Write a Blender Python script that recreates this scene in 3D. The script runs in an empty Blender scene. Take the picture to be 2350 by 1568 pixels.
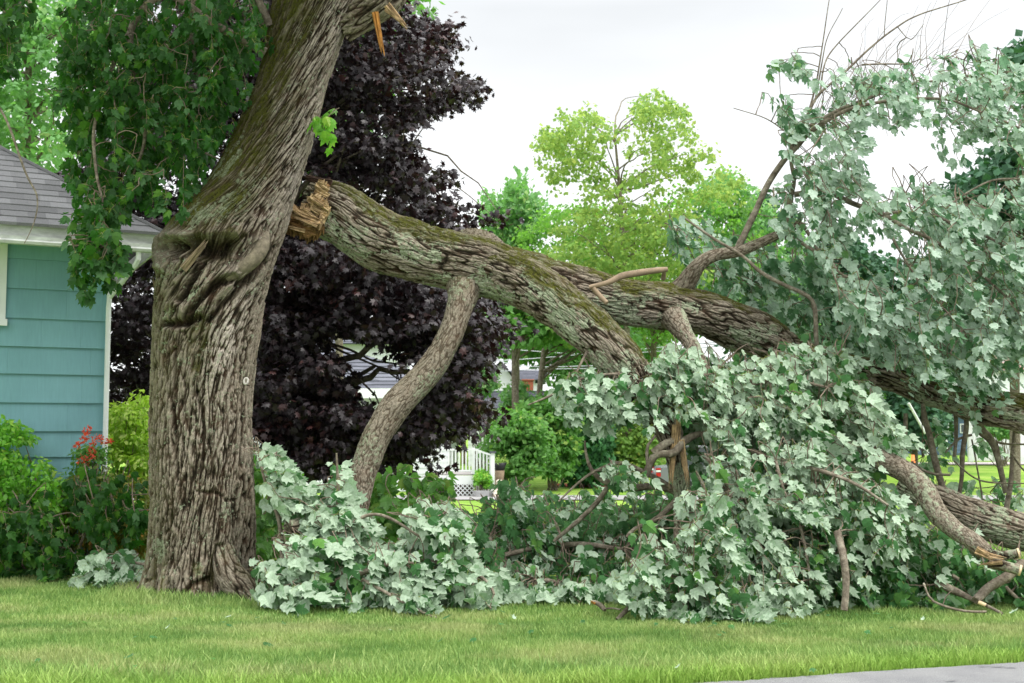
import bpy, math, random
import numpy as np
from mathutils import Vector
PI = math.pi
sc = bpy.context.scene
# ------------------------------------------------------------------ camera
CAMH, PITCH, F_MM = 1.5, math.radians(4.32), 42.0
cam = bpy.data.cameras.new('camera'); co = bpy.data.objects.new('camera', cam)
sc.collection.objects.link(co); sc.camera = co
cam.lens = F_MM; cam.sensor_width = 36.0; cam.clip_end = 2000
co.location = (0, 0, CAMH); co.rotation_euler = (PI/2 + PITCH, 0, 0)
cam.dof.use_dof = True; cam.dof.focus_distance = 11.0; cam.dof.aperture_fstop = 4.0
FD = F_MM/36.0*2350
# ------------------------------------------------------------------ world and sun
SUN_EL, SUN_AZ = math.radians(58), math.radians(122)     # azimuth clockwise from +Y
w = bpy.data.worlds.new('World'); sc.world = w; w.use_nodes = True
nt = w.node_tree; N = nt.nodes; L = nt.links; N.clear()
out = N.new('ShaderNodeOutputWorld'); bg = N.new('ShaderNodeBackground'); L.new(bg.outputs[0], out.inputs[0])
sky = N.new('ShaderNodeTexSky'); sky.sky_type = 'NISHITA'; sky.sun_disc = False
sky.sun_elevation = SUN_EL; sky.sun_rotation = SUN_AZ
tc = N.new('ShaderNodeTexCoord'); sep = N.new('ShaderNodeSeparateXYZ'); L.new(tc.outputs['Generated'], sep.inputs[0])
ramp = N.new('ShaderNodeValToRGB'); L.new(sep.outputs['Z'], ramp.inputs[0])
e = ramp.color_ramp.elements
e[0].position = 0.0; e[0].color = (7.4, 7.6, 7.7, 1)
e[1].position = 1.0; e[1].color = (21, 21.2, 21.5, 1)
for p_, c_ in ((0.2, (7.2, 7.3, 7.35, 1)), (0.34, (5.35, 5.5, 5.6, 1)), (0.42, (7, 7.2, 7.5, 1)), (0.6, (19, 19.2, 19.5, 1))):
    k = e.new(p_); k.color = c_
mp = N.new('ShaderNodeMapping'); mp.inputs['Scale'].default_value = (1.6, 1.6, 5.5); L.new(tc.outputs['Generated'], mp.inputs[0])
nz = N.new('ShaderNodeTexNoise'); nz.inputs['Scale'].default_value = 1.7; nz.inputs['Detail'].default_value = 4; L.new(mp.outputs[0], nz.inputs['Vector'])
mr = N.new('ShaderNodeMapRange'); mr.inputs[1].default_value = .3; mr.inputs[2].default_value = .7; mr.inputs[3].default_value = .92; mr.inputs[4].default_value = 1.1
L.new(nz.outputs[0], mr.inputs[0])
mul = N.new('ShaderNodeMixRGB'); mul.blend_type = 'MULTIPLY'; mul.inputs[0].default_value = 1
L.new(ramp.outputs[0], mul.inputs[1]); L.new(mr.outputs[0], mul.inputs[2])
mix = N.new('ShaderNodeMixRGB'); mix.inputs[0].default_value = .95
L.new(sky.outputs[0], mix.inputs[1]); L.new(mul.outputs[0], mix.inputs[2]); L.new(mix.outputs[0], bg.inputs[0])
bg.inputs[1].default_value = 0.11
sl = bpy.data.lights.new('sun', 'SUN'); sl.energy = 1.5; sl.angle = math.radians(14); sl.color = (1, .97, .91)
so = bpy.data.objects.new('sun', sl); sc.collection.objects.link(so)
so.rotation_euler = (PI/2 - SUN_EL, 0, PI - SUN_AZ)
sc.view_settings.view_transform = 'Standard'; sc.view_settings.look = 'None'
sc.view_settings.gamma = 1; sc.view_settings.exposure = 0.72
sc.cycles.max_bounces = 6; sc.cycles.transparent_max_bounces = 6
sc.cycles.diffuse_bounces = 4; sc.cycles.transmission_bounces = 4; sc.cycles.sample_clamp_indirect = 6
try:
    sc.cycles.use_denoising = True
except Exception: pass
# ------------------------------------------------------------------ helpers
def P(x, y, d):
    """point seen at (x, y) of the 2350-wide photo at world distance d"""
    a = (np.asarray(x, float) - 1175)/FD; b = (784 - np.asarray(y, float))/FD
    t = d/(math.cos(PITCH) - b*math.sin(PITCH))
    return np.stack([a*t, np.broadcast_to(d, np.shape(t*a)) + 0*t*a, CAMH + t*(math.sin(PITCH) + b*math.cos(PITCH))], -1)
def toD(p):
    p = np.asarray(p); y = p[..., 1]; z = p[..., 2] - CAMH
    dep = y*math.cos(PITCH) + z*math.sin(PITCH); up = z*math.cos(PITCH) - y*math.sin(PITCH)
    return 1175 + FD*p[..., 0]/dep, 784 - FD*up/dep
def ground(y):
    return np.interp(y, [0, 14, 40, 46, 90, 200], [0, 0, -.57, -.57, .6, .8])
def hashperm(seed):
    r = np.random.RandomState(seed); p = r.permutation(256); return np.concatenate([p, p, p])
_perm = hashperm(7)
_g = np.random.RandomState(3).normal(size=(256, 3)); _g /= np.linalg.norm(_g, axis=1)[:, None]; _g = _g.astype(np.float32)
def perlin(x, y, z):
    x = np.asarray(x, np.float32); y = np.asarray(y, np.float32); z = np.asarray(z, np.float32)
    x, y, z = np.broadcast_arrays(x, y, z)
    xi = np.floor(x).astype(np.int32); yi = np.floor(y).astype(np.int32); zi = np.floor(z).astype(np.int32)
    xf = x-xi; yf = y-yi; zf = z-zi
    u = xf*xf*xf*(xf*(xf*6-15)+10); v = yf*yf*yf*(yf*(yf*6-15)+10); ww = zf*zf*zf*(zf*(zf*6-15)+10)
    xi &= 255; yi &= 255; zi &= 255
    r = 0
    for i in (0, 1):
        for j in (0, 1):
            for k in (0, 1):
                h = _perm[_perm[_perm[xi+i]+yi+j]+zi+k]; g = _g[h]
                dt = g[..., 0]*(xf-i) + g[..., 1]*(yf-j) + g[..., 2]*(zf-k)
                r = r + dt*(u if i else 1-u)*(v if j else 1-v)*(ww if k else 1-ww)
    return r*1.6
def fbm(x, y, z, o=3):
    r = 0; a = 1.
    for i in range(o):
        r = r + a*perlin(x*2**i+i*17.3, y*2**i, z*2**i); a *= .5
    return r
def sstep(a, b, x):
    t = np.clip((x-a)/(b-a), 0, 1); return t*t*(3-2*t)
def mesh(name, v, f, mat, parent=None, attrs=None, smooth=False, loc=None):
    """v (n,3); f (m,3) or (m,4) int array or list of such arrays"""
    me = bpy.data.meshes.new(name)
    fs = f if isinstance(f, (list, tuple)) else [f]
    fs = [np.asarray(q, np.int32) for q in fs if len(q)]
    v = np.asarray(v, np.float32)
    if loc is not None: v = v - np.asarray(loc, np.float32)
    me.vertices.add(len(v)); me.vertices.foreach_set('co', v.ravel())
    li = np.concatenate([q.ravel() for q in fs]); tot = np.concatenate([np.full(len(q), q.shape[1], np.int32) for q in fs])
    st = np.concatenate([[0], np.cumsum(tot)[:-1]]).astype(np.int32)
    me.loops.add(len(li)); me.loops.foreach_set('vertex_index', li)
    me.polygons.add(len(tot)); me.polygons.foreach_set('loop_start', st)
    try: me.polygons.foreach_set('loop_total', tot)
    except Exception: pass
    me.update(calc_edges=True)
    me.polygons.foreach_set('use_smooth', np.full(len(tot), bool(smooth)))
    if attrs:
        for k_, a_ in attrs.items():
            at = me.attributes.new(k_, 'FLOAT', 'POINT'); at.data.foreach_set('value', np.asarray(a_, np.float32).ravel())
    me.validate()
    for m_ in (mat if isinstance(mat, (list, tuple)) else [mat]): me.materials.append(m_)
    o = bpy.data.objects.new(name, me); sc.collection.objects.link(o)
    if parent is not None: o.parent = parent
    if loc is not None: o.location = loc
    return o
def tag(o, label=None, cat=None, group=None, kind=None):
    if label: o['label'] = label
    if cat: o['category'] = cat
    if group: o['group'] = group
    if kind: o['kind'] = kind
    return o
def thing(name, label, cat, loc=(0, 0, 0), group=None):
    """empty at the base; children meshes are given in world space and get shifted by kid()"""
    o = bpy.data.objects.new(name, None); sc.collection.objects.link(o); o.location = loc; o.empty_display_size = .1
    return tag(o, label, cat, group)
def kid(name, v, f, mat, par, **k):
    v = np.asarray(v, np.float32) - np.asarray(par['_w'] if '_w' in par else par.location, np.float32)
    o = mesh(name, v, f, mat, par, **k); return o
class MB:
    def __init__(s): s.v = []; s.f3 = []; s.f4 = []; s.n = 0; s.a = {}
    def add(s, v, f, **at):
        v = np.asarray(v, float).reshape(-1, 3); f = np.asarray(f, int)
        s.v.append(v); (s.f3 if f.shape[1] == 3 else s.f4).append(f + s.n)
        for k in at: s.a.setdefault(k, []).append((s.n, np.broadcast_to(at[k], (len(v),))))
        s.n += len(v)
    def box(s, a, b, R=None, o=(0, 0, 0)):
        x0, y0, z0 = a; x1, y1, z1 = b
        v = np.array([[x0, y0, z0], [x1, y0, z0], [x1, y1, z0], [x0, y1, z0], [x0, y0, z1], [x1, y0, z1], [x1, y1, z1], [x0, y1, z1]], float)
        if R is not None: v = v @ np.asarray(R, float)      # rows of R = local axes in world
        s.add(v + np.asarray(o), [[0, 3, 2, 1], [4, 5, 6, 7], [0, 1, 5, 4], [1, 2, 6, 5], [2, 3, 7, 6], [3, 0, 4, 7]])
    def tube(s, pts, rad, ns=8, cap=True):
        v, q = tubegeo(np.asarray(pts, float), np.asarray(rad, float), ns)
        s.add(v, q)
        if cap:
            n = len(pts)
            for st, c, fl in ((0, pts[0], 1), ((n-1)*ns, pts[-1], 0)):
                ring = v[st:st+ns]; vv = np.vstack([ring, [c]]); f = [[(i+1) % ns, i, ns] if fl else [i, (i+1) % ns, ns] for i in range(ns)]
                s.add(vv, f)
    def ngon(s, pts):
        pts = np.asarray(pts, float); c = pts.mean(0); n = len(pts)
        s.add(np.vstack([pts, [c]]), [[i, (i+1) % n, n] for i in range(n)])
    def prism(s, poly, vec):
        poly = np.asarray(poly, float); n = len(poly); v = np.vstack([poly, poly+np.asarray(vec)])
        s.add(v, [[i, (i+1) % n, n+(i+1) % n, n+i] for i in range(n)]); s.ngon(poly); s.ngon((poly+np.asarray(vec))[::-1])
    def build(s, name, mat, par=None, **k):
        v = np.vstack(s.v); fs = []
        if s.f3: fs.append(np.vstack(s.f3))
        if s.f4: fs.append(np.vstack(s.f4))
        at = None
        if s.a:
            at = {}
            for kk, lst in s.a.items():
                arr = np.zeros(len(v)); 
                for st, x in lst: arr[st:st+len(x)] = x
                at[kk] = arr
        if par is None: return mesh(name, v, fs, mat, attrs=at, **k)
        return kid(name, v, fs, mat, par, attrs=at, **k)
def spline(pts, n):
    """Catmull-Rom through rows of pts -> n samples (any number of columns)"""
    p = np.asarray(pts, float); m = len(p)
    if m == 2: t = np.linspace(0, 1, n)[:, None]; return p[0]*(1-t)+p[1]*t
    seg = np.linalg.norm(np.diff(p[:, :3], axis=0), axis=1)+1e-6; s = np.concatenate([[0], np.cumsum(seg)])
    t = np.linspace(0, s[-1], n); i = np.clip(np.searchsorted(s, t, side='right')-1, 0, m-2); u = ((t-s[i])/seg[i])[:, None]
    P0 = p[np.clip(i-1, 0, m-1)]; P1 = p[i]; P2 = p[i+1]; P3 = p[np.clip(i+2, 0, m-1)]
    return .5*((2*P1)+(-P0+P2)*u+(2*P0-5*P1+4*P2-P3)*u*u+(-P0+3*P1-3*P2+P3)*u**3)
def frames(c):
    t = np.gradient(c, axis=0); t /= np.linalg.norm(t, axis=1)[:, None]+1e-9
    n = np.zeros_like(t); a = np.array([0, 0, 1.]) if abs(t[0, 2]) < .9 else np.array([1., 0, 0])
    v = np.cross(t[0], a); v /= np.linalg.norm(v); n[0] = v
    for i in range(1, len(t)):
        v = v - t[i]*np.dot(v, t[i]); v /= np.linalg.norm(v)+1e-9; n[i] = v
    return t, n, np.cross(t, n)
def tubegeo(c, r, ns):
    t, n, b = frames(c); th = np.arange(ns)/ns*2*PI
    v = c[:, None]+r[:, None, None]*(n[:, None]*np.cos(th)[None, :, None]+b[:, None]*np.sin(th)[None, :, None])
    return v.reshape(-1, 3), quads(len(c), ns)
def quads(m, ns):
    i, j = np.meshgrid(np.arange(m-1), np.arange(ns), indexing='ij'); j2 = (j+1) % ns
    return np.stack([i*ns+j, i*ns+j2, (i+1)*ns+j2, (i+1)*ns+j], -1).reshape(-1, 4)
# ------------------------------------------------------------------ materials
def mat(name, fn=None, col=(.5, .5, .5), rough=.7, spec=.3, metal=0, bump=None, noise=None):
    m = bpy.data.materials.new(name); m.use_nodes = True; nt = m.node_tree
    b = nt.nodes['Principled BSDF']; b.inputs['Base Color'].default_value = (*col, 1); b.inputs['Roughness'].default_value = rough
    b.inputs['Specular IOR Level'].default_value = spec; b.inputs['Metallic'].default_value = metal
    if noise:      # (scale, amount, stretch)
        s_, a_, st = noise
        tcn = nt.nodes.new('ShaderNodeTexCoord'); mpn = nt.nodes.new('ShaderNodeMapping'); mpn.inputs['Scale'].default_value = st
        nn = nt.nodes.new('ShaderNodeTexNoise'); nn.inputs['Scale'].default_value = s_; nn.inputs['Detail'].default_value = 6; nn.inputs['Roughness'].default_value = .65
        nt.links.new(tcn.outputs['Object'], mpn.inputs[0]); nt.links.new(mpn.outputs[0], nn.inputs['Vector'])
        rr = nt.nodes.new('ShaderNodeValToRGB'); rr.color_ramp.elements[0].position = .3; rr.color_ramp.elements[1].position = .72
        rr.color_ramp.elements[0].color = (*[c*(1-a_) for c in col], 1); rr.color_ramp.elements[1].color = (*[min(1, c*(1+a_*.6)) for c in col], 1)
        nt.links.new(nn.outputs[0], rr.inputs[0]); nt.links.new(rr.outputs[0], b.inputs['Base Color'])
        if bump:
            bu = nt.nodes.new('ShaderNodeBump'); bu.inputs['Strength'].default_value = bump[0]; bu.inputs['Distance'].default_value = bump[1]
            nt.links.new(nn.outputs[0], bu.inputs['Height']); nt.links.new(bu.outputs[0], b.inputs['Normal'])
    if fn: fn(nt, b)
    return m
def nd(nt, t, **k):
    n = nt.nodes.new(t)
    for a, v in k.items(): setattr(n, a, v)
    return n
def attr(nt, name): n = nd(nt, 'ShaderNodeAttribute'); n.attribute_name = name; return n.outputs['Fac']
def rampn(nt, inp, stops):
    r = nd(nt, 'ShaderNodeValToRGB'); el = r.color_ramp.elements
    el[0].position = stops[0][0]; el[0].color = (*stops[0][1], 1); el[1].position = stops[-1][0]; el[1].color = (*stops[-1][1], 1)
    for p_, c_ in stops[1:-1]: q = el.new(p_); q.color = (*c_, 1)
    nt.links.new(inp, r.inputs[0]); return r.outputs[0]
def mixc(nt, fac, a, b, mode='MIX'):
    m = nd(nt, 'ShaderNodeMixRGB'); m.blend_type = mode
    for i, x in ((0, fac), (1, a), (2, b)):
        if isinstance(x, (int, float)): m.inputs[i].default_value = x
        elif isinstance(x, tuple): m.inputs[i].default_value = (*x, 1)
        else: nt.links.new(x, m.inputs[i])
    return m.outputs[0]
def noisen(nt, scale, detail=4, st=(1, 1, 1), coord='Object', rough=.6):
    t = nd(nt, 'ShaderNodeTexCoord'); mpn = nd(nt, 'ShaderNodeMapping'); mpn.inputs['Scale'].default_value = st
    n = nd(nt, 'ShaderNodeTexNoise'); n.inputs['Scale'].default_value = scale; n.inputs['Detail'].default_value = detail; n.inputs['Roughness'].default_value = rough
    nt.links.new(t.outputs[coord], mpn.inputs[0]); nt.links.new(mpn.outputs[0], n.inputs['Vector']); return n.outputs[0]
def leafmat(name, top, under, trans=.3, warm=(.25, .3, .04), warm_amt=.15, rough=.45, tcol=None, spec=.4):
    def fn(nt, b):
        geo = nd(nt, 'ShaderNodeNewGeometry'); rn = attr(nt, 'rnd')
        t = mixc(nt, rn, tuple(c*.65 for c in top), tuple(min(1, c*1.45) for c in top))
        wr = rampn(nt, rn, [(0, (0, 0, 0)), (1-warm_amt, (0, 0, 0)), (1, (1, 1, 1))])
        t = mixc(nt, wr, t, warm)
        u = mixc(nt, rn, tuple(c*.86 for c in under), tuple(min(1, c*1.1) for c in under))
        fnz = noisen(nt, 55, 3); col = mixc(nt, geo.outputs['Backfacing'], t, u); col = mixc(nt, 1., col, rampn(nt, fnz, [(.32, (.78, .8, .76)), (.68, (1.12, 1.12, 1.12))]), 'MULTIPLY')
        nt.links.new(col, b.inputs['Base Color'])
        tr = nd(nt, 'ShaderNodeBsdfTranslucent'); tr.inputs[0].default_value = (*(tcol or (top[0]*2.2, top[1]*2.6, top[2]*1.1)), 1)
        ms = nd(nt, 'ShaderNodeMixShader'); ms.inputs[0].default_value = trans
        nt.links.new(b.outputs[0], ms.inputs[1]); nt.links.new(tr.outputs[0], ms.inputs[2])
        nt.links.new(ms.outputs[0], nt.nodes['Material Output'].inputs[0])
    return mat(name, fn, rough=rough, spec=spec)
M_leaf = leafmat('maple_leaf', (.06, .165, .055), (.47, .585, .435), trans=.36, warm=(.12, .26, .05), warm_amt=.25, rough=.75, spec=.12, tcol=(.20, .40, .17))
M_canopy = leafmat('maple_leaf_haze_toned', (.05, .13, .05), (.50, .62, .50), trans=.42, warm=(.10, .22, .035), warm_amt=.2, rough=.8, spec=.1, tcol=(.24, .42, .25))  # maple leaf copy for the canopy, backlit haze put into its paler colour
M_leafdark = leafmat('maple_leaf_shade_toned', (.022, .085, .012), (.07, .16, .055), trans=.34, warm=(.08, .2, .015), warm_amt=.25, rough=.55, spec=.25)  # darker maple leaf copy, shade under the crown put into its colour
M_purple = leafmat('purple_leaf', (.016, .010, .013), (.028, .019, .024), trans=.12, warm=(.05, .014, .012), warm_amt=.3, rough=.45, tcol=(.04, .01, .01), spec=.4)
M_yg = leafmat('yellow_green_leaf', (.15, .28, .06), (.2, .34, .11), trans=.45, warm=(.34, .38, .08), warm_amt=.28, rough=.8, tcol=(.46, .62, .13))
M_softgreen = leafmat('soft_yellow_green_leaf', (.12, .24, .05), (.17, .3, .1), trans=.4, warm=(.3, .36, .08), warm_amt=.3, rough=.8)
M_mid = leafmat('mid_green_leaf', (.085, .20, .045), (.13, .26, .08), trans=.35, warm=(.2, .28, .05), warm_amt=.3, rough=.7)
M_lightblue = leafmat('soft_green_leaf', (.13, .27, .1), (.18, .32, .15), trans=.3, warm=(.28, .36, .12), warm_amt=.3, rough=.7)
M_pine = leafmat('pine_needles', (.035, .1, .05), (.05, .12, .07), trans=.1, warm=(.08, .16, .08), warm_amt=.2, rough=.8)
M_cedar = leafmat('cedar_spray', (.03, .12, .035), (.04, .12, .05), trans=.1, warm=(.07, .2, .05), warm_amt=.3, rough=.8)
M_shrub = leafmat('shrub_leaf', (.13, .32, .03), (.19, .36, .08), trans=.3, warm=(.35, .45, .06), warm_amt=.35)
M_variegated = leafmat('variegated_leaf', (.32, .46, .05), (.45, .52, .16), trans=.3, warm=(.62, .66, .25), warm_amt=.5)
M_russet = leafmat('russet_leaf', (.14, .17, .03), (.2, .2, .05), trans=.3, warm=(.42, .17, .03), warm_amt=.45)
def twigfn(nt, b):
    n = noisen(nt, 30, 3); nt.links.new(rampn(nt, n, [(.3, (.10, .072, .052)), (.7, (.27, .215, .165))]), b.inputs['Base Color'])
M_twig = mat('twig_bark', twigfn, rough=.85, spec=.15)
M_petiole = mat('petiole', col=(.28, .34, .06), rough=.6)
def barkfn(fur, mid, rid, pale, lich, lichamt):
    def fn(nt, b):
        h = attr(nt, 'bh'); ms = attr(nt, 'moss'); pl = attr(nt, 'pale'); gr = attr(nt, 'lich')
        fine = noisen(nt, 42, 6, rough=.75); med = noisen(nt, 7, 5)
        c = rampn(nt, h, [(0, fur), (.38, mid), (.8, rid), (1, tuple(x*1.12 for x in rid))])
        v = rampn(nt, fine, [(.28, (.4, .38, .36)), (.5, (1, 1, 1)), (.75, (1.65, 1.6, 1.55))])
        c = mixc(nt, 1., c, v, 'MULTIPLY')
        red = rampn(nt, med, [(.5, (0, 0, 0)), (.68, (1, 1, 1))]); rm = nd(nt, 'ShaderNodeMath', operation='MULTIPLY'); nt.links.new(red, rm.inputs[0]); rm.inputs[1].default_value = .2
        c = mixc(nt, rm.outputs[0], c, (.13, .06, .035))
        c = mixc(nt, pl, c, mixc(nt, 1., pale, v, 'MULTIPLY'))
        n2 = noisen(nt, 26, 6, rough=.7); ad = nd(nt, 'ShaderNodeMath', operation='MULTIPLY_ADD'); nt.links.new(gr, ad.inputs[0]); ad.inputs[1].default_value = .25; nt.links.new(n2, ad.inputs[2])
        lm = rampn(nt, ad.outputs[0], [(.62, (0, 0, 0)), (.70, (.8, .8, .8))])
        n3 = noisen(nt, 90, 3); bm2 = rampn(nt, n3, [(.3, (.6, .6, .6)), (.6, (1.1, 1.1, 1.1))]); lcol = mixc(nt, 1., lich, bm2, 'MULTIPLY')
        c = mixc(nt, lm, c, lcol)
        mm = mixc(nt, 1., ms, rampn(nt, fine, [(.36, (.1, .1, .1)), (.50, (1, 1, 1))]), 'MULTIPLY')
        c = mixc(nt, mm, c, mixc(nt, fine, (.012, .013, .003), (.125, .13, .024)))
        nt.links.new(c, b.inputs['Base Color'])
        bu = nd(nt, 'ShaderNodeBump'); bu.inputs['Strength'].default_value = .9; bu.inputs['Distance'].default_value = .012
        nt.links.new(fine, bu.inputs['Height']); nt.links.new(bu.outputs[0], b.inputs['Normal'])
    return fn
M_bark = mat('old_bark', barkfn((.014, .011, .007), (.092, .073, .051), (.23, .20, .153), (.45, .40, .34), (.34, .39, .26), 1), rough=.92, spec=.08)
M_barkw = mat('weathered_smooth_wood', col=(.25, .185, .12), rough=.8, noise=(6, .5, (1, 1, 1)), bump=(.4, .02))
M_darkwood = mat('rotten_wood', col=(.07, .04, .025), rough=.95, noise=(14, .6, (1, 1, 1)), bump=(.8, .03))
M_wood = mat('torn_wood', col=(.42, .29, .15), rough=.8, noise=(16, .7, (1, 1, 1)), bump=(.5, .01))
M_orange = mat('orange_heartwood', col=(.42, .19, .035), rough=.7, noise=(10, .6, (3, 3, .6)), bump=(.5, .01))
M_fresh = mat('fresh_cut_wood', col=(.72, .55, .33), rough=.7, noise=(25, .2, (1, 1, 1)))
M_white = mat('white_paint', col=(.74, .76, .75), rough=.55, noise=(3, .1, (1, 1, 1)))
M_gutter = mat('aged_white_fascia', col=(.62, .64, .6), rough=.6, noise=(5, .35, (1, 1, 3)))
# ------------------------------------------------------------------ setting
def groundfn(nt, b):
    t = nd(nt, 'ShaderNodeTexCoord'); n1 = noisen(nt, 1.1, 6, st=(.6, 1.4, 1)); n2 = noisen(nt, 60, 5, st=(1, .5, 1)); n3 = noisen(nt, .25, 3)
    c = rampn(nt, n1, [(.35, (.12, .24, .04)), (.5, (.19, .32, .055)), (.66, (.28, .36, .11))])
    c = mixc(nt, 1., c, rampn(nt, n2, [(.3, (.45, .45, .4)), (.6, (1.15, 1.15, 1.1))]), 'MULTIPLY')
    c = mixc(nt, 1., c, rampn(nt, n3, [(.3, (.85, .9, .8)), (.7, (1.15, 1.1, 1.0))]), 'MULTIPLY')
    nt.links.new(c, b.inputs['Base Color'])
M_ground = mat('lawn_soil', groundfn, rough=.95, spec=.05)
def build_ground():
    ys = np.concatenate([np.arange(-6, 14, .5), np.arange(14, 100, 2), [110, 150, 250, 500, 900]])
    xs = np.concatenate([[-600, -200, -80], np.arange(-40, 41, 1.), [80, 200, 600]])
    X, Y = np.meshgrid(xs, ys); Z = ground(Y) + 0.02*np.sin(X*.7+Y*.5)*np.clip((Y-6)/4, 0, 1)*0
    v = np.stack([X, Y, Z-.02], -1).reshape(-1, 3); nx = len(xs)
    i, j = np.meshgrid(np.arange(len(ys)-1), np.arange(nx-1), indexing='ij')
    f = np.stack([i*nx+j, i*nx+j+1, (i+1)*nx+j+1, (i+1)*nx+j], -1).reshape(-1, 4)
    tag(mesh('lawn', v, f, M_ground), 'mown green lawn around the split tree', 'lawn', kind='structure')
build_ground()
# road edge line in the foreground
RE = [(-2.0, 6.45), (0.0, 6.98), (0.74, 7.2), (1.6, 7.46), (2.5, 7.74), (3.36, 7.97), (5, 8.25), (9, 9.0), (30, 12.5)]
def edge_y(x): return np.interp(x, [a for a, _ in RE], [b for _, b in RE])
def asphaltfn(nt, b):
    n = noisen(nt, 160, 4, rough=.8); n1 = noisen(nt, 2.2, 4); n2 = noisen(nt, 1.3, 5, st=(1, 2.2, 1))
    c = rampn(nt, n, [(.3, (.08, .08, .082)), (.5, (.19, .19, .192)), (.7, (.36, .36, .355))])
    c = mixc(nt, 1., c, rampn(nt, n1, [(.3, (.8, .8, .82)), (.7, (1.15, 1.15, 1.12))]), 'MULTIPLY')
    c = mixc(nt, rampn(nt, n2, [(.63, (0, 0, 0)), (.66, (1, 1, 1))]), c, (.06, .06, .065))
    nt.links.new(c, b.inputs['Base Color'])
    bu = nd(nt, 'ShaderNodeBump'); bu.inputs['Strength'].default_value = .6; bu.inputs['Distance'].default_value = .006
    nt.links.new(n, bu.inputs['Height']); nt.links.new(bu.outputs[0], b.inputs['Normal'])
M_asphalt = mat('asphalt', asphaltfn, rough=.9, spec=.2)
xs = np.concatenate([np.arange(-2, 10, .05), np.arange(10, 31, 1)]); r_ = np.random.RandomState(5)
ey = edge_y(xs) + .02*perlin(xs*3, 0, 0) + .008*r_.normal(size=len(xs))
v = np.concatenate([np.stack([xs, ey, xs*0-.006], -1), np.stack([xs, xs*0-6, xs*0-.006], -1)]); n = len(xs)
ii = np.arange(n-1); tag(mesh('road', v, np.stack([n+ii, n+ii+1, ii+1, ii], -1), M_asphalt), 'grey asphalt road edge in the foreground', 'road', kind='structure')
# far street beyond the lawn
def stripmesh(name, y0, y1, x0, x1, m, h, lab, cat, wob=0):
    xs = np.linspace(x0, x1, 60); yy0 = y0+wob*np.sin(xs*.2); yy1 = y1+wob*np.sin(xs*.2+.4); n = len(xs)
    rows = [np.stack([xs, yy0*(1-t)+yy1*t, ground(yy0*(1-t)+yy1*t)+h], -1) for t in np.linspace(0, 1, 5)]
    v = np.concatenate(rows); f = []
    for r in range(4): ii = np.arange(n-1); f.append(np.stack([r*n+ii, r*n+ii+1, (r+1)*n+ii+1, (r+1)*n+ii], -1))
    return tag(mesh(name, v, np.vstack(f), m), lab, cat, kind='structure')
M_conc = mat('pale_concrete', col=(.27, .265, .26), rough=.9, noise=(8, .2, (1, 1, 1)))
stripmesh('street', 34.5, 38.5, -60, 70, M_conc, .012, 'pale concrete street behind the fallen limb', 'street')
M_path = mat('footpath', col=(.42, .38, .36), rough=.9, noise=(8, .2, (1, 1, 1)))
stripmesh('footpath', 62, 64, 14, 80, M_path, .03, 'grey footpath across the far lawn on the right', 'footpath', 1.2)
M_mulch = mat('red_mulch', col=(.36, .08, .03), rough=.95, noise=(30, .5, (1, 1, 1)), bump=(1, .05))
th = np.linspace(0, 2*PI, 41)[:-1]; c0 = P(1360, 1100, 45)
vv = [[c0[0]+r*1.6*math.cos(t)*(1+.1*math.sin(3*t)), 46.5+r*1.6*math.sin(t), float(ground(46.5))+.06*(1-r*r)+.01] for r in (1, .6, .3) for t in th]
vv.append([c0[0], 46.5, float(ground(46.5))+.09])
ff4 = np.array([[a*40+i, a*40+(i+1) % 40, (a+1)*40+(i+1) % 40, (a+1)*40+i] for a in (0, 1) for i in range(40)]); ff3 = np.array([[80+i, 80+(i+1) % 40, 120] for i in range(40)])
tag(mesh('mulch_bed', vv, [ff3, ff4], M_mulch), 'bed of red mulch on the far lawn', 'mulch bed', kind='structure')
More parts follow.
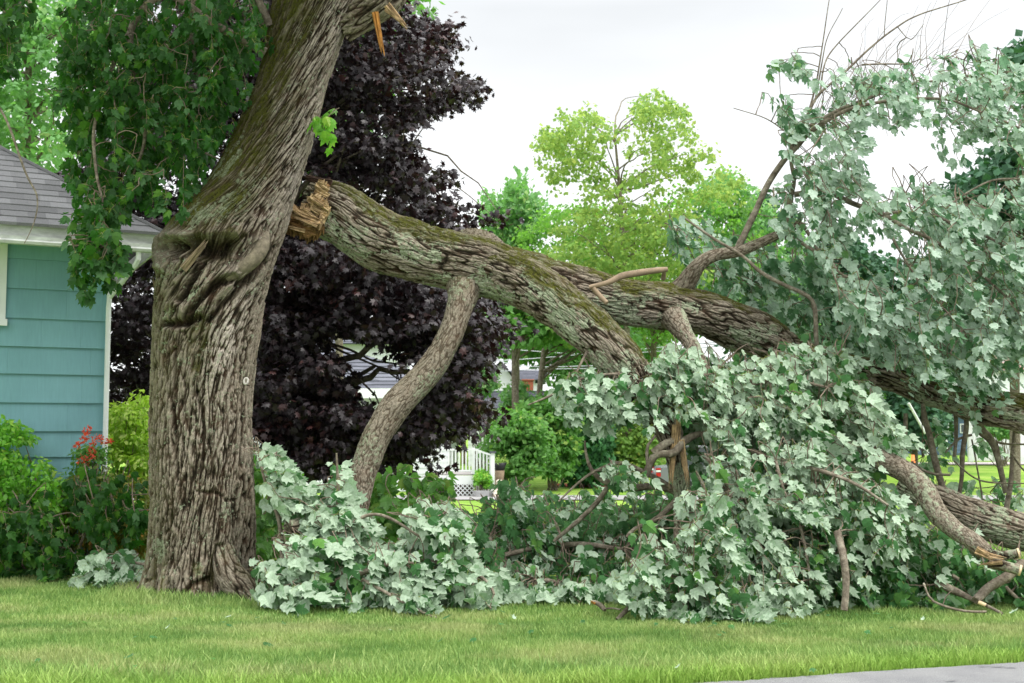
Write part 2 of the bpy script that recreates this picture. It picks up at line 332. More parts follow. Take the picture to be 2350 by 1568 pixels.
# ------------------------------------------------------------------ grass
def grass():
    r = np.random.RandomState(11)
    def blades(n, ylo, yhi, h0, h1, wd, segs, side=0.45, pw=1.0):
        y = ylo + (yhi-ylo)*r.rand(n)**pw; x = (r.rand(n)*2-1)*(side*y+.4)
        return x, y
    X = []; Y = []; H = []; W = []
    for n, ylo, yhi, h0, h1, wd in ((200000, 6.5, 9.5, .02, .048, .0027), (180000, 9.0, 14.0, .022, .05, .004), (50000, 13.5, 22, .05, .1, .008)):
        x, y = blades(n, ylo, yhi, h0, h1, wd, 1)
        X.append(x); Y.append(y); H.append(h0+(h1-h0)*r.rand(n)); W.append(np.full(n, wd)*(.7+.6*r.rand(n)))
    # longer fringe by the road edge
    n = 14000; x = -3.5+r.rand(n)*9.; y = edge_y(x)+.03+np.abs(r.normal(size=n))*.25
    X.append(x); Y.append(y); H.append(.035+.05*r.rand(n)); W.append(np.full(n, .0045))
    n = 12000; x = (r.rand(n)*2-1)*3.4; y = 6.95+np.abs(r.normal(size=n))*.35
    X.append(x); Y.append(y); H.append(.04+.07*r.rand(n)); W.append(np.full(n, .005))
    # tufts at the trunk foot
    n = 6000; a = r.rand(n)*2*PI; rr = .5+.25*np.abs(r.normal(size=n)); tb = P(463, 1350, 11.4)
    X.append(tb[0]+rr*np.cos(a)*1.05); Y.append(11.4+rr*np.sin(a)*.95); H.append(.04+.07*r.rand(n)); W.append(np.full(n, .004))
    x = np.concatenate(X); y = np.concatenate(Y); h = np.concatenate(H); wd = np.concatenate(W)
    k = (y > edge_y(x)+.01*r.normal(size=len(x))); x, y, h, wd = x[k], y[k], h[k], wd[k]
    cl = perlin(x*1.3, y*2.2, 0*x)+.6*perlin(x*5, y*7, 0*x+4)
    h = h*(1+.35*cl); n = len(x)
    a = r.rand(n)*2*PI; lean = (.25+.7*r.rand(n)**1.5)*h; la = r.rand(n)*2*PI
    z = ground(y)-.025
    b = np.stack([x, y, z], -1); sx = np.stack([np.cos(a), np.sin(a), 0*a], -1)*wd[:, None]
    up = np.stack([np.cos(la)*lean, np.sin(la)*lean, h+.02], -1)
    m1 = b+up*np.array([.35, .35, .6])
    v = np.stack([b-sx, b+sx, m1+sx*.8, m1-sx*.8, b+up], 1).reshape(-1, 3)
    i = np.arange(n)*5
    f4 = np.stack([i, i+1, i+2, i+3], -1); f3 = np.stack([i+3, i+2, i+4], -1)
    rnd = np.clip(.5+.55*cl+.25*r.normal(size=n), 0, 1)
    dry = np.clip(.5+.9*perlin(x*.9+9, y*1.9, 0*x+2)+.30*perlin(x*3+9, y*5, 0*x+2)+.35*(r.rand(n)-.5), 0, 1)
    near = np.clip(1-np.minimum((y-edge_y(x))/.5, (y-6.9)/.6), 0, 1)
    hh = np.tile(np.array([0, 0, .6, .6, 1.]), n)
    def fn(nt, bb):
        rn = attr(nt, 'rnd'); dr = attr(nt, 'dry'); nr = attr(nt, 'near')
        c = rampn(nt, rn, [(0, (.12, .24, .055)), (.5, (.22, .35, .09)), (1, (.36, .47, .15))])
        c = mixc(nt, rampn(nt, dr, [(.5, (0, 0, 0)), (1, (.5, .5, .5))]), c, (.48, .47, .22))
        c = mixc(nt, mixc(nt, .6, (0, 0, 0), nr), c, (.27, .45, .05))
        nt.links.new(c, bb.inputs['Base Color'])
        tr = nd(nt, 'ShaderNodeBsdfTranslucent'); nt.links.new(c, tr.inputs[0]); ms = nd(nt, 'ShaderNodeMixShader'); ms.inputs[0].default_value = .3
        nt.links.new(bb.outputs[0], ms.inputs[1]); nt.links.new(tr.outputs[0], ms.inputs[2]); nt.links.new(ms.outputs[0], nt.nodes['Material Output'].inputs[0])
    M = mat('grass_blade', fn, rough=.6, spec=.3)
    o = mesh('grass', v, [f4, f3], M, attrs={'rnd': np.repeat(rnd, 5), 'dry': np.repeat(dry, 5), 'near': np.repeat(near, 5)})
    tag(o, 'short green and straw coloured grass blades of the lawn', 'grass', kind='stuff')
grass()
# ------------------------------------------------------------------ bark tubes
def bark_noise(u1, u2, v, fr=12., stretch=7., seed=0):
    """u1,u2 = ring position in metres (periodic), v = metres along the grain -> height 0..1"""
    wx = perlin(u1*4+seed, u2*4, v*1.6)*.35
    a = perlin(u1*fr+wx+seed*3.1, u2*fr, v*fr/stretch+wx)
    b2 = perlin(u1*fr*2.1+seed+5, u2*fr*2.1+2, v*fr*2.1/stretch*1.2)
    h1 = sstep(.0, .30, np.abs(a)); h2 = sstep(.0, .34, np.abs(b2))
    c = perlin(u1*fr*1.3+9, u2*fr*1.3, v*fr*.9+seed)            # short cross cracks break the plates
    h3 = sstep(0, .22, np.abs(c)+.12)
    f = perlin(u1*45, u2*45, v*18+seed)*.5+perlin(u1*95, u2*95, v*50)*.35
    return np.clip(h1*(.45+.55*h2)*(.72+.28*h3) + .22*f, 0, 1.15)
def limb(name, pts, par, ns=260, res=.0065, disp=.016, fr=13., stretch=6., moss=0, lich=.5, pale=0, seed=0, endcut=None, mt=None, knob=.02, wander=.06):
    """pts rows (xD, yD, rD, depth)"""
    pts = np.asarray(pts, float); w = P(pts[:, 0], pts[:, 1], pts[:, 3]); rad = pts[:, 2]*pts[:, 3]/FD
    q = np.column_stack([w, rad]); Ls = np.linalg.norm(np.diff(w, axis=0), axis=1).sum(); n = max(8, int(Ls/res))
    s = spline(q, n); c = s[:, :3]; r = s[:, 3]
    v = np.concatenate([[0], np.cumsum(np.linalg.norm(np.diff(c, axis=0), axis=1))])
    c = c + np.stack([perlin(v*2.2, seed+1.5, 0.3), perlin(v*2.2, seed+7.5, .3), perlin(v*2.2, seed+3.5, .3)], -1)*wander*np.minimum(r, .15)[:, None]
    t, nn, bb = frames(c); th = np.arange(ns)/ns*2*PI
    TH, V = np.meshgrid(th, v); R = r[:, None]+0*TH
    dirs = nn[:, None]*np.cos(TH)[..., None]+bb[:, None]*np.sin(TH)[..., None]
    u1 = R*np.cos(TH); u2 = R*np.sin(TH)
    h = bark_noise(u1+seed*2.3, u2, V, fr, stretch, seed)
    if fr >= 34: h = .32+.68*h
    big = fbm(u1*5+seed, u2*5, V*2.5, 2)
    sc_ = np.minimum(1, R/.09)
    rr = R + disp*sc_*(h-.75) + knob*sc_*big
    vert = c[:, None]+dirs*rr[..., None]
    upz = dirs[..., 2]
    nl = fbm(u1*3.2+seed*5, u2*3.2, V*2.0, 3)
    at_m = np.clip(moss*sstep(.2, .85, upz+.5*nl)*(.65+.7*sstep(-.2, .3, perlin(u1*16, u2*16, V*7))), 0, 1)
    at_l = np.clip(lich*sstep(-.05, .45, nl+.25*lich), 0, 1)*(1-.7*at_m)
    at_p = np.clip(pale*sstep(.1, .5, fbm(u1*2+3, u2*2+seed, V*1.3, 2)), 0, 1)*sstep(.3, .8, h)
    vv = vert.reshape(-1, 3); F = [quads(n, ns)]
    at = {'bh': h.ravel(), 'moss': at_m.ravel(), 'lich': at_l.ravel(), 'pale': at_p.ravel()}
    # rounded end caps
    caps = []
    for idx, rowc, fl in ((0, c[0], 0), (n-1, c[-1], 1)):
        k = len(vv); vv = np.vstack([vv, [rowc]])
        for kk in at: at[kk] = np.append(at[kk], 0.1)
        ring = np.arange(idx*ns, idx*ns+ns); rn = np.roll(ring, -1)
        caps.append(np.stack([rn, ring, np.full(ns, k)], -1) if fl == 0 else np.stack([ring, rn, np.full(ns, k)], -1))
    F.append(np.vstack(caps))
    return kid(name, vv, F, mt or M_bark, par, attrs=at, smooth=True), (c, r, t)
def shard(mb, base, tip, w0, w1, th=.4, r=random):
    base = np.asarray(base, float); tip = np.asarray(tip, float); ax = tip-base; ln = np.linalg.norm(ax); ax /= ln+1e-9
    s = np.cross(ax, [r.uniform(-1, 1), r.uniform(-1, 1), r.uniform(-1, 1)]); s /= np.linalg.norm(s)+1e-9; q = np.cross(ax, s)
    rows = []
    for k, (t_, ww) in enumerate(((0, w0), (.45, w0*.85), (.8, (w0*.5+w1*.5)), (1, w1))):
        c = base+ax*ln*t_+s*r.uniform(-.15, .15)*w0
        rows += [c+s*ww+q*ww*th, c-s*ww+q*ww*th, c-s*ww-q*ww*th, c+s*ww-q*ww*th]
    f = []
    for k in range(3):
        for i in range(4): f.append([k*4+i, k*4+(i+1) % 4, k*4+4+(i+1) % 4, k*4+4+i])
    f += [[3, 2, 1, 0], [12, 13, 14, 15]]
    mb.add(rows, f)
def splinters(name, par, m, items, seed=0, n=12):
    n = int(n*1.8)
    """items: rows (x0,y0,x1,y1,w, d0, d1) in photo px; bundles of slivers"""
    r = random.Random(seed); mb = MB()
    for (x0, y0, x1, y1, w_, d0, d1) in items:
        for i in range(n):
            t = r.uniform(-1, 1); nx, ny = (y1-y0), -(x1-x0); l = math.hypot(nx, ny)+1e-6; nx /= l; ny /= l
            k = r.uniform(.6, 1.0); o0 = t*w_*.9; o1 = t*w_*.55
            b = P(x0+nx*o0, y0+ny*o0, d0+r.uniform(-.04, .04)); tp = P(x0+(x1-x0)*k+nx*o1, y0+(y1-y0)*k+ny*o1, d1+r.uniform(-.04, .04))
            ww = w_*.26*d0/FD; shard(mb, b, tp+np.array([0, 0, r.uniform(-.3, .3)*ww*3]), ww*r.uniform(.4, 1.3), ww*r.uniform(.02, .3), r.uniform(.2, .6), r)
    return mb.build(name, m, par)
# ------------------------------------------------------------------ leaves
def tmpl(half, spine):
    h = np.array(half, float); n = len(h)
    v = [[0, s, 0] for s in spine]; m = len(spine)
    R = [[x, y, 0] for x, y in h]; Lf = [[-x, y, 0] for x, y in h]
    v = np.array(v+R+Lf, float); f = []
    def near(y): return int(np.argmin([abs(y-s) for s in spine]))
    for off, fl in ((m, 0), (m+n, 1)):
        prev = 0
        for i in range(n-1):
            s = near((h[i][1]+h[i+1][1])/2); s = max(s, prev)
            if s > prev:
                for q in range(prev, s): f.append([q, off+i, q+1] if not fl else [q+1, off+i, q])
            prev = s; f.append([s, off+i, off+i+1] if not fl else [off+i+1, off+i, s])
        for q in range(prev, m-1): f.append([q, off+n-1, q+1] if not fl else [q+1, off+n-1, q])
    f = np.array([a for a in f if a is not None and len(set(a)) == 3])
    return v, f
T_MAPLE = tmpl([(.0, .0), (.18, -.03), (.36, .08), (.47, .24), (.40, .38), (.41, .50), (.53, .74), (.33, .66), (.22, .66), (.20, .82), (.0, 1.14)], [0, .3, .62, 1.14])
T_STAR = tmpl([(.0, .0), (.30, -.06), (.28, .1), (.58, .22), (.33, .42), (.48, .75), (.17, .62), (.0, 1.05)], [0, .5, 1.05])
T_OVAL = tmpl([(0, 0), (.22, .25), (.26, .5), (.13, .82), (0, 1)], [0, .5, 1])
T_QUAD = (np.array([[0, 0, 0], [.42, .5, -.06], [0, 1, 0], [-.42, .45, -.06]], float), np.array([[0, 1, 2], [0, 2, 3]]))
def unit(v): return v/(np.linalg.norm(v, axis=-1, keepdims=True)+1e-9)
class Leaves:
    def __init__(s): s.V = []; s.F = []; s.R = []; s.n = 0
    def add(s, pos, tip, nor, size, T, r, curl=.35, fold=.25, rnd=None, crum=0.):
        tv, tf = T; n = len(pos)
        if n == 0: return
        Yv = unit(tip); Zv = unit(nor-Yv*(nor*Yv).sum(-1, keepdims=True)); Xv = np.cross(Yv, Zv)
        cu = (curl*(.2+r.rand(n)*1.1))[:, None]; fo = (fold*(r.rand(n)*1.4-.2))[:, None]; tw = (r.normal(size=n)*.25)[:, None]
        wdt = (.85+.3*r.rand(n))[:, None]
        x = tv[None, :, 0]*wdt; y = tv[None, :, 1]+0*x; z = tv[None, :, 2] - cu*y*y*.7 - fo*np.abs(x)*1.2 + tw*x*y - .25*cu*x*x + crum*r.normal(size=x.shape)
        p = pos[:, None]+(Xv[:, None]*x[..., None]+Yv[:, None]*y[..., None]+Zv[:, None]*z[..., None])*np.asarray(size).reshape(-1, 1, 1)
        s.V.append(p.reshape(-1, 3)); k = tv.shape[0]
        s.F.append((tf[None]+(np.arange(n)*k)[:, None, None]).reshape(-1, 3)+s.n); s.n += n*k
        s.R.append(np.repeat(r.rand(n) if rnd is None else rnd, k))
    def build(s, name, m, par, **k):
        return kid(name, np.vstack(s.V), np.vstack(s.F), m, par, attrs={'rnd': np.concatenate(s.R)}, **k)
def inpoly(px, py, poly):
    poly = np.asarray(poly, float); x, y = poly[:, 0], poly[:, 1]; ins = np.zeros(len(px), bool); j = len(poly)-1
    for i in range(len(poly)):
        c = ((y[i] > py) != (y[j] > py)) & (px < (x[j]-x[i])*(py-y[i])/(y[j]-y[i]+1e-9)+x[i]); ins ^= c; j = i
    return ins
def sample(polys, n, r, holes=()):
    X = []; Y = []; allp = np.vstack([np.asarray(p) for p in polys]); x0, y0 = allp.min(0); x1, y1 = allp.max(0); got = 0
    while got < n:
        px = r.uniform(x0, x1, n*2); py = r.uniform(y0, y1, n*2); k = np.zeros(len(px), bool)
        for p in polys: k |= inpoly(px, py, p)
        for p in holes: k &= ~inpoly(px, py, p)
        X.append(px[k]); Y.append(py[k]); got += k.sum()
    return np.concatenate(X)[:n], np.concatenate(Y)[:n]
def strands(P0, P1, r, rad0, rad1, sag=.1, K=7, ns=4, wob=.04):
    """vectorised thin curved twigs from P0 to P1"""
    n = len(P0); t = np.linspace(0, 1, K)[None, :, None]; L_ = np.linalg.norm(P1-P0, axis=1)[:, None, None]
    mid = r.normal(size=(n, 1, 3))*.14*L_; mid[..., 2] += sag*L_[..., 0]
    c = P0[:, None]*(1-t)+P1[:, None]*t+mid*4*t*(1-t)*.5+r.normal(size=(n, K, 3))*wob*L_*np.minimum(t, 1-t)
    return c, strandmesh(c, rad0, rad1, ns)
def strandmesh(c, rad0, rad1, ns=4):
    n, K, _ = c.shape; tg = unit(np.gradient(c, axis=1)); a = unit(np.cross(tg, np.array([.31, .53, .79]))); b = np.cross(tg, a)
    rad0 = np.broadcast_to(rad0, (n,)); rad1 = np.broadcast_to(rad1, (n,))
    rr = rad0[:, None]*(1-np.linspace(0, 1, K))+rad1[:, None]*np.linspace(0, 1, K)
    th = np.arange(ns)/ns*2*PI
    v = c[:, :, None]+rr[:, :, None, None]*(a[:, :, None]*np.cos(th)[:, None]+b[:, :, None]*np.sin(th)[:, None])
    q = quads(K, ns); F = (q[None]+(np.arange(n)*K*ns)[:, None, None]).reshape(-1, 4)
    return v.reshape(-1, 3), F
def spray_mass(par, polys, n, depth, guides, flow=(.5, -.6), pale=.8, size=(.085, .13), lpr=(8, 13), length=(.25, .5), seed=0, holes=(), leafm=None,
               name='foliage', spread=.6, hang=.8, facing=.8, connect=True, maxc=1.3, twigm=None, lean=(.45, -.9), sprayr=.0035, gl=.03):
    """leafy sprays whose bases are spread over photo polygons; depth(x,y,u) -> metres"""
    r = np.random.RandomState(seed); px, py = sample(polys, n, r, holes); d = depth(px, py, r.rand(n)); B = P(px, py, d)
    B[:, 2] = np.maximum(B[:, 2], ground(B[:, 1])+.05+.04*r.rand(n))
    ln = r.uniform(*length, n); dr = unit(np.stack([flow[0]+spread*r.normal(size=n), spread*.8*r.normal(size=n)-.15, flow[1]+spread*r.normal(size=n)], -1))
    K = 6; t = np.linspace(0, 1, K)[None, :, None]
    S = B[:, None]-dr[:, None]*ln[:, None, None]*.5                          # centre the spray on its sample point
    c = S+dr[:, None]*ln[:, None, None]*t; c[..., 2] -= (hang*.35*ln[:, None]*t[..., 0]**2)
    c += r.normal(size=c.shape)*.012
    gz = ground(c[..., 1]); c[..., 2] = np.maximum(c[..., 2], gz+gl)
    V, F = strandmesh(c, sprayr*1.3, sprayr*.5, 4); TV = [V]; TF = [F]; off = len(V)
    if connect and len(guides):
        G = np.vstack(guides); d2 = ((G[None]-c[:, 0][:, None])**2).sum(-1) if len(G)*n < 4e6 else None
        idx = d2.argmin(1); src = G[idx]; dist = np.linalg.norm(src-c[:, 0], axis=1)
        # far ones hook on to another spray that is nearer a guide
        order = np.argsort(dist); 
        for i in order[1:]:
            if dist[i] > .35:
                cand = order[:max(1, int(np.where(order == i)[0][0]))]
                cd = np.linalg.norm(c[cand, 3]-c[i, 0], axis=1); k = cd.argmin()
                if cd[k] < dist[i]: src[i] = c[cand[k], 3]
        cc, (V2, F2) = strands(src, c[:, 0], r, np.minimum(.009, .004+.008*np.linalg.norm(src-c[:, 0], axis=1)), sprayr*1.2, sag=.05, wob=.03)
        V2 = V2.copy(); V2[:, 2] = np.maximum(V2[:, 2], ground(V2[:, 1])+.005)
        TV.append(V2); TF.append(F2+off)
    # leaves
    m = (r.randint(lpr[0], lpr[1]+1, n)*1.45).astype(int); ids = np.repeat(np.arange(n), m); N_ = len(ids)
    tt = r.rand(N_)**.6; f = tt*(K-1); i0 = np.minimum(f.astype(int), K-2); fr_ = (f-i0)[:, None]
    base = c[ids, i0]*(1-fr_)+c[ids, i0+1]*fr_
    pd = unit(np.stack([r.normal(size=N_), r.normal(size=N_), r.normal(size=N_)*.7], -1)+dr[ids]*.6+np.array([0, -.25, 0])); pl = r.uniform(.03, .08, N_)
    lb = base+pd*pl[:, None]
    sj = r.normal(size=(n, 3))*.28; sk = r.normal(size=(n, 3))*.3
    tip = unit(np.stack([lean[0]+.22*r.normal(size=N_), .25*r.normal(size=N_)-.12, lean[1]-.1+.2*r.normal(size=N_)], -1)+pd*.2+sj[ids])
    # facing: a side of the blade turned to the open (towards the street) and up
    fc = unit(np.stack([.15+.40*r.normal(size=N_), -facing+.25*r.normal(size=N_), .45+.25*r.normal(size=N_)], -1)+sk[ids])
    sgn = np.where(r.rand(N_) < np.clip(pale+.45*perlin(base[:, 0]*2.2, base[:, 1]*2.2, base[:, 2]*2.2), 0, 1), -1., 1.)
    nor = fc*sgn[:, None]
    sz = r.uniform(*size, N_)*(.58+.58*r.rand(N_)*(1-.25*tt))
    sz = sz*(1+.18*perlin(base[:, 0]*1.3, base[:, 1]*1.3, base[:, 2]*1.3+5))
    low = lb[:, 2]+tip[:, 2]*sz < ground(lb[:, 1])+.012; tip[low, 2] = np.abs(tip[low, 2])*.15; lb[low, 2] = np.maximum(lb[low, 2], ground(lb[low, 1])+.03)
    lv = Leaves(); lv.add(lb, tip, nor, sz, T_MAPLE, r, rnd=r.rand(N_), curl=.5, fold=.38, crum=.018); lv.build(name, leafm or M_leaf, par)
    cpet = np.stack([base, (base+lb)/2+np.array([0, 0, .01]), lb], 1)
    V, F = strandmesh(cpet, .0013, .001, 3); nf = sum(len(q) for q in TF); o2 = sum(len(q) for q in TV)
    tw = kid('twigs', np.vstack(TV+[V]), np.vstack(TF+[F+o2]), [twigm or M_twig, M_petiole], par); mi = np.zeros(nf+len(F), np.int32); mi[nf:] = 1
    if len(tw.data.polygons) == len(mi): tw.data.polygons.foreach_set('material_index', mi)
    return c
def branch_set(name, par, rows, ns=10, m=None, rs_=1.):
    """list of polylines, rows (x,y,rpx,d) -> one part per call; returns guide points"""
    mb = MB(); G = []
    for pts in rows:
        pts = np.asarray(pts, float); w_ = P(pts[:, 0], pts[:, 1], pts[:, 3]); rad = rs_*pts[:, 2]*pts[:, 3]/FD
        n = max(6, int(np.linalg.norm(np.diff(w_, axis=0), axis=1).sum()/.05)); s = spline(np.column_stack([w_, rad]), n)
        c = s[:, :3]; v = np.arange(n)*.05; sd = pts[0, 0]*.37
        c = c+np.stack([perlin(v*3, sd, .5), perlin(v*3, sd+3, .5), perlin(v*3, sd+9, .5)], -1)*.012
        rr = s[:, 3]*(1+.08*perlin(v*9, sd, 1.5)); c[:, 2] = np.maximum(c[:, 2], ground(c[:, 1])+rr*.6)
        mb.tube(c, np.maximum(rr, .002), ns); G.append(c)
    mb.build(name, m or M_branch, par, smooth=True); return G
def branchfn(nt, b):
    n = noisen(nt, 14, 6, rough=.7); n2 = noisen(nt, 40, 4)
    c = rampn(nt, n, [(.28, (.07, .055, .04)), (.5, (.19, .16, .12)), (.66, (.32, .29, .22)), (.76, (.4, .44, .33))])
    nt.links.new(mixc(nt, 1., c, rampn(nt, n2, [(.3, (.7, .7, .7)), (.7, (1.2, 1.2, 1.2))]), 'MULTIPLY'), b.inputs['Base Color'])
    bu = nd(nt, 'ShaderNodeBump'); bu.inputs['Strength'].default_value = .8; bu.inputs['Distance'].default_value = .01
    nt.links.new(n2, bu.inputs['Height']); nt.links.new(bu.outputs[0], b.inputs['Normal'])
M_branch = mat('branch_bark', branchfn, rough=.9, spec=.1)
# ------------------------------------------------------------------ the standing tree
def polydist(X, Y, pts):
    pts = np.asarray(pts, float); d = np.full(X.shape, 1e9, np.float32)
    if len(pts) == 1: return np.hypot(X-pts[0, 0], Y-pts[0, 1])
    for a, b in zip(pts[:-1], pts[1:]):
        ab = b-a; t = np.clip(((X-a[0])*ab[0]+(Y-a[1])*ab[1])/(ab@ab), 0, 1)
        d = np.minimum(d, np.hypot(X-a[0]-t*ab[0], Y-a[1]-t*ab[1]))
    return d
TD = 11.4
TB = P(463, 1350, TD)
tree = thing('split_maple_tree', 'huge old maple trunk with spiralling furrowed bark, leaning right above a big knotted scar', 'tree', (float(TB[0]), TD, 0))
def build_trunk():
    rows = np.array([(1385, 352, 592), (1350, 352, 586), (1320, 350, 578), (1260, 348, 575), (1200, 347, 576), (1100, 347, 577), (1000, 348, 579), (900, 349, 582), (800, 352, 590),
        (740, 355, 598), (700, 357, 605), (650, 360, 618), (600, 363, 632), (560, 369, 645), (530, 378, 655), (500, 402, 663), (470, 432, 672), (430, 470, 684),
        (380, 505, 698), (330, 531, 714), (250, 563, 737), (180, 590, 757), (120, 606, 778), (60, 619, 800), (0, 628, 828), (-80, 650, 868), (-220, 700, 940), (-380, 770, 1010)], float)
    nr, ns = 980, 760
    yy = np.interp(np.linspace(0, 1, nr), np.linspace(0, 1, 200), np.linspace(1385, -380, 200))
    xl = np.interp(-yy, -rows[:, 0], rows[:, 1]); xr = np.interp(-yy, -rows[:, 0], rows[:, 2])
    k = np.ones(25)/25
    sm = lambda a: np.convolve(np.pad(a, 12, 'edge'), k, 'valid')
    xl, xr = sm(xl), sm(xr); C = P((xl+xr)/2, yy, TD); hw = (xr-xl)/2*TD/FD; hd = np.minimum(hw, .62)*.92
    th = np.arange(ns)/ns*2*PI; TH, Z = np.meshgrid(th, C[:, 2]); hw2 = hw[:, None]+0*TH; hd2 = hd[:, None]+0*TH
    ct, st_ = np.cos(TH), np.sin(TH)
    X = C[:, 0][:, None]+hw2*ct; Y = TD+hd2*st_
    dx, dy = toD(np.stack([X, Y, Z], -1)); front = sstep(.1, -.25, st_)
    # grain: how far the fibres lean from the trunk axis (rad per metre of height)
    zz = C[:, 2]; yd = yy
    lean = np.interp(-yd, [-1400, -1250, -1000, -820, -760, -640, -560, -450, -200, 100], [.05, .16, .09, .11, .32, .5, .25, .3, .3, .22])
    tw = np.concatenate([[0], np.cumsum(lean[1:]*np.diff(zz)/np.maximum(hw[1:], .2))])
    A = TH-tw[:, None]                              # positive lean: the fibres run up to the right as seen from the street
    wob = .05*perlin(X*2.5, Y*2.5, Z*1.5)
    R0 = .52; u1 = R0*np.cos(A+wob); u2 = R0*np.sin(A+wob); V = Z*1.0
    h = bark_noise(u1, u2, V, 15., 7.5, 2)
    h = np.clip(.45*h+.55*bark_noise(u1+4, u2+4, V, 26., 5.5, 6), 0, 1.1); h = sstep(.08, .98, h)*1.05; h = np.clip(h*(1+.25*perlin(u1*38, u2*38, V*16)), 0, 1.1)
    disp = .029*(h-.8)+.03*fbm(u1*2.2, u2*2.2, Z*.9, 2)+.012*perlin(u1*7, u2*7, Z*1.2)
    dirt_shade = np.zeros_like(h); pale = np.zeros_like(h); moss = np.zeros_like(h); smooth_ = np.zeros_like(h)  # grime and shade of hollows and grooves, both painted into the bark colour
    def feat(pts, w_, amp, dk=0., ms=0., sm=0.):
        nonlocal disp, dirt_shade, moss, smooth_
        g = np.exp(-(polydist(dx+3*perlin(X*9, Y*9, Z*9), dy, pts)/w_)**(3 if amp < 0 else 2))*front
        disp = disp+amp*g; dirt_shade = np.maximum(dirt_shade, dk*g); moss = np.maximum(moss, ms*g); smooth_ = np.maximum(smooth_, sm*g)
    feat([(372, 612), (366, 578), (372, 550), (392, 538), (428, 543)], 12, .075, 0, 0, 1)
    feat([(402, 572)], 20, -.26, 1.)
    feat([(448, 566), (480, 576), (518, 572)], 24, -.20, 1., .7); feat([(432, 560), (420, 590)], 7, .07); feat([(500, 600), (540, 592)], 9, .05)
    feat([(440, 545), (500, 530), (550, 535)], 13, .05, .2, .5)
    feat([(598, 556), (590, 588), (560, 612), (525, 634)], 15, .06, 0, .15, 1)
    feat([(612, 545), (606, 590), (575, 625), (540, 655)], 6, -.045, .8)
    feat([(435, 722), (475, 664), (520, 618)], 17, .075)
    feat([(405, 700), (440, 640), (455, 598)], 14, .05)
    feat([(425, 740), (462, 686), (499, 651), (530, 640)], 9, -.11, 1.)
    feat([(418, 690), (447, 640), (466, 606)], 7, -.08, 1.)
    feat([(460, 722), (499, 673), (555, 630)], 11, .045)
    feat([(480, 735), (520, 690), (570, 640), (605, 600)], 6.5, -.06, .9)
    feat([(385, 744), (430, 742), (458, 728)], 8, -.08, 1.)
    feat([(470, 740), (458, 790), (450, 840)], 14, -.03, .35, .9)
    feat([(534, 556)], 11, -.14, 1.); feat([(538, 535), (548, 555), (540, 578), (524, 585)], 5, .035)
    feat([(452, 1128), (500, 1133), (520, 1150), (545, 1148)], 4, -.02, .6)
    feat([(505, 850), (512, 960), (500, 1060)], 20, .02)
    feat([(400, 800), (395, 950), (405, 1100)], 5, -.03, .5); feat([(455, 900), (470, 1000), (460, 1110)], 4.5, -.03, .5)
    feat([(560, 900), (556, 1000), (552, 1100)], 5, -.03, .4)
    # root flare
    zf = np.exp(-np.clip(Z, 0, 9)/.22); lob = .5+.5*np.cos(5*TH+1.0+.4*np.sin(2*TH))
    disp += zf*(.15*lob**2-.01) + .05*np.exp(-Z/.6)*np.cos(7*TH+Z)*.5
    feat([(505, 1260), (490, 1310), (470, 1360)], 12, -.06, .7, .8); feat([(420, 1370), (445, 1340), (480, 1330)], 7, -.05, .8, .9)
    feat([(515, 1300), (530, 1340), (560, 1372)], 14, .09, 0); feat([(392, 1320), (385, 1365)], 12, .05, 0, .3)
    nx = ct*1.; ny = st_*1.
    X2 = X+nx*disp; Y2 = Y+ny*disp
    nl = fbm(u1*3, u2*3, Z*1.5, 3); h2 = np.clip(h*(1-.85*dirt_shade), 0, 1.2); h2 = h2*(1-smooth_*.6)+.75*smooth_*.6
    side = (dx-xl[:, None])/(xr-xl)[:, None]
    smooth_ *= (1-dirt_shade)
    up = sstep(560, 480, dy); moss = np.maximum(moss, up*sstep(.72, .12, side+.22*nl)*1.15*front)
    moss = np.maximum(moss, .75*sstep(1180, 1340, dy)*sstep(.0, .5, nl)); moss = np.maximum(moss, .5*sstep(.25, -.05, side+.15*nl)*(1-up)*.8)
    moss = np.maximum(moss, .6*np.exp(-((dx-452)/22)**2-((dy-790)/70)**2))
    h2 = h2*(1-.45*up*sstep(.6, .1, side+.2*nl)*front); moss = np.clip(moss*(.4+.9*sstep(-.3, .3, perlin(u1*14, u2*14, Z*5))), 0, 1)
    pale = np.exp(-((dx-528-(740-dy)*.25)/38)**2-((dy-770)/120)**2)*front*.9+.55*up*sstep(.42, .8, side+.2*nl)+.35*np.exp(-((dx-490)/60)**2-((dy-1080)/140)**2)
    pale = np.clip(pale*sstep(-.35, .35, nl+.3*perlin(u1*12, u2*12, Z*3)), 0, 1)*sstep(.3, .8, h2)
    pale = np.maximum(pale, .35*smooth_)*(1-dirt_shade); moss = moss*(1-.9*dirt_shade)
    lich = .25+.9*np.exp(-((dx-415)/35)**2-((dy-730)/110)**2)+.9*np.exp(-((dx-500-(430-dy)*.5)/60)**2-((dy-430)/110)**2)+.6*sstep(1050, 1250, dy)*sstep(.0, .4, nl)
    lich = (1-dirt_shade)*np.clip(lich*sstep(-.25, .35, fbm(u1*5+7, u2*5, Z*3.5, 2)), 0, 1)
    v = np.stack([X2, Y2, Z], -1).reshape(-1, 3); f = quads(nr, ns)
    kid('trunk', v, f, M_bark, tree, attrs={'bh': h2.ravel(), 'moss': moss.ravel(), 'lich': lich.ravel(), 'pale': pale.ravel()}, smooth=True)
build_trunk()
M_callus = mat('callus_bark', col=(.19, .16, .11), rough=.85, noise=(22, .55, (1, 1, 1)), bump=(.7, .012))
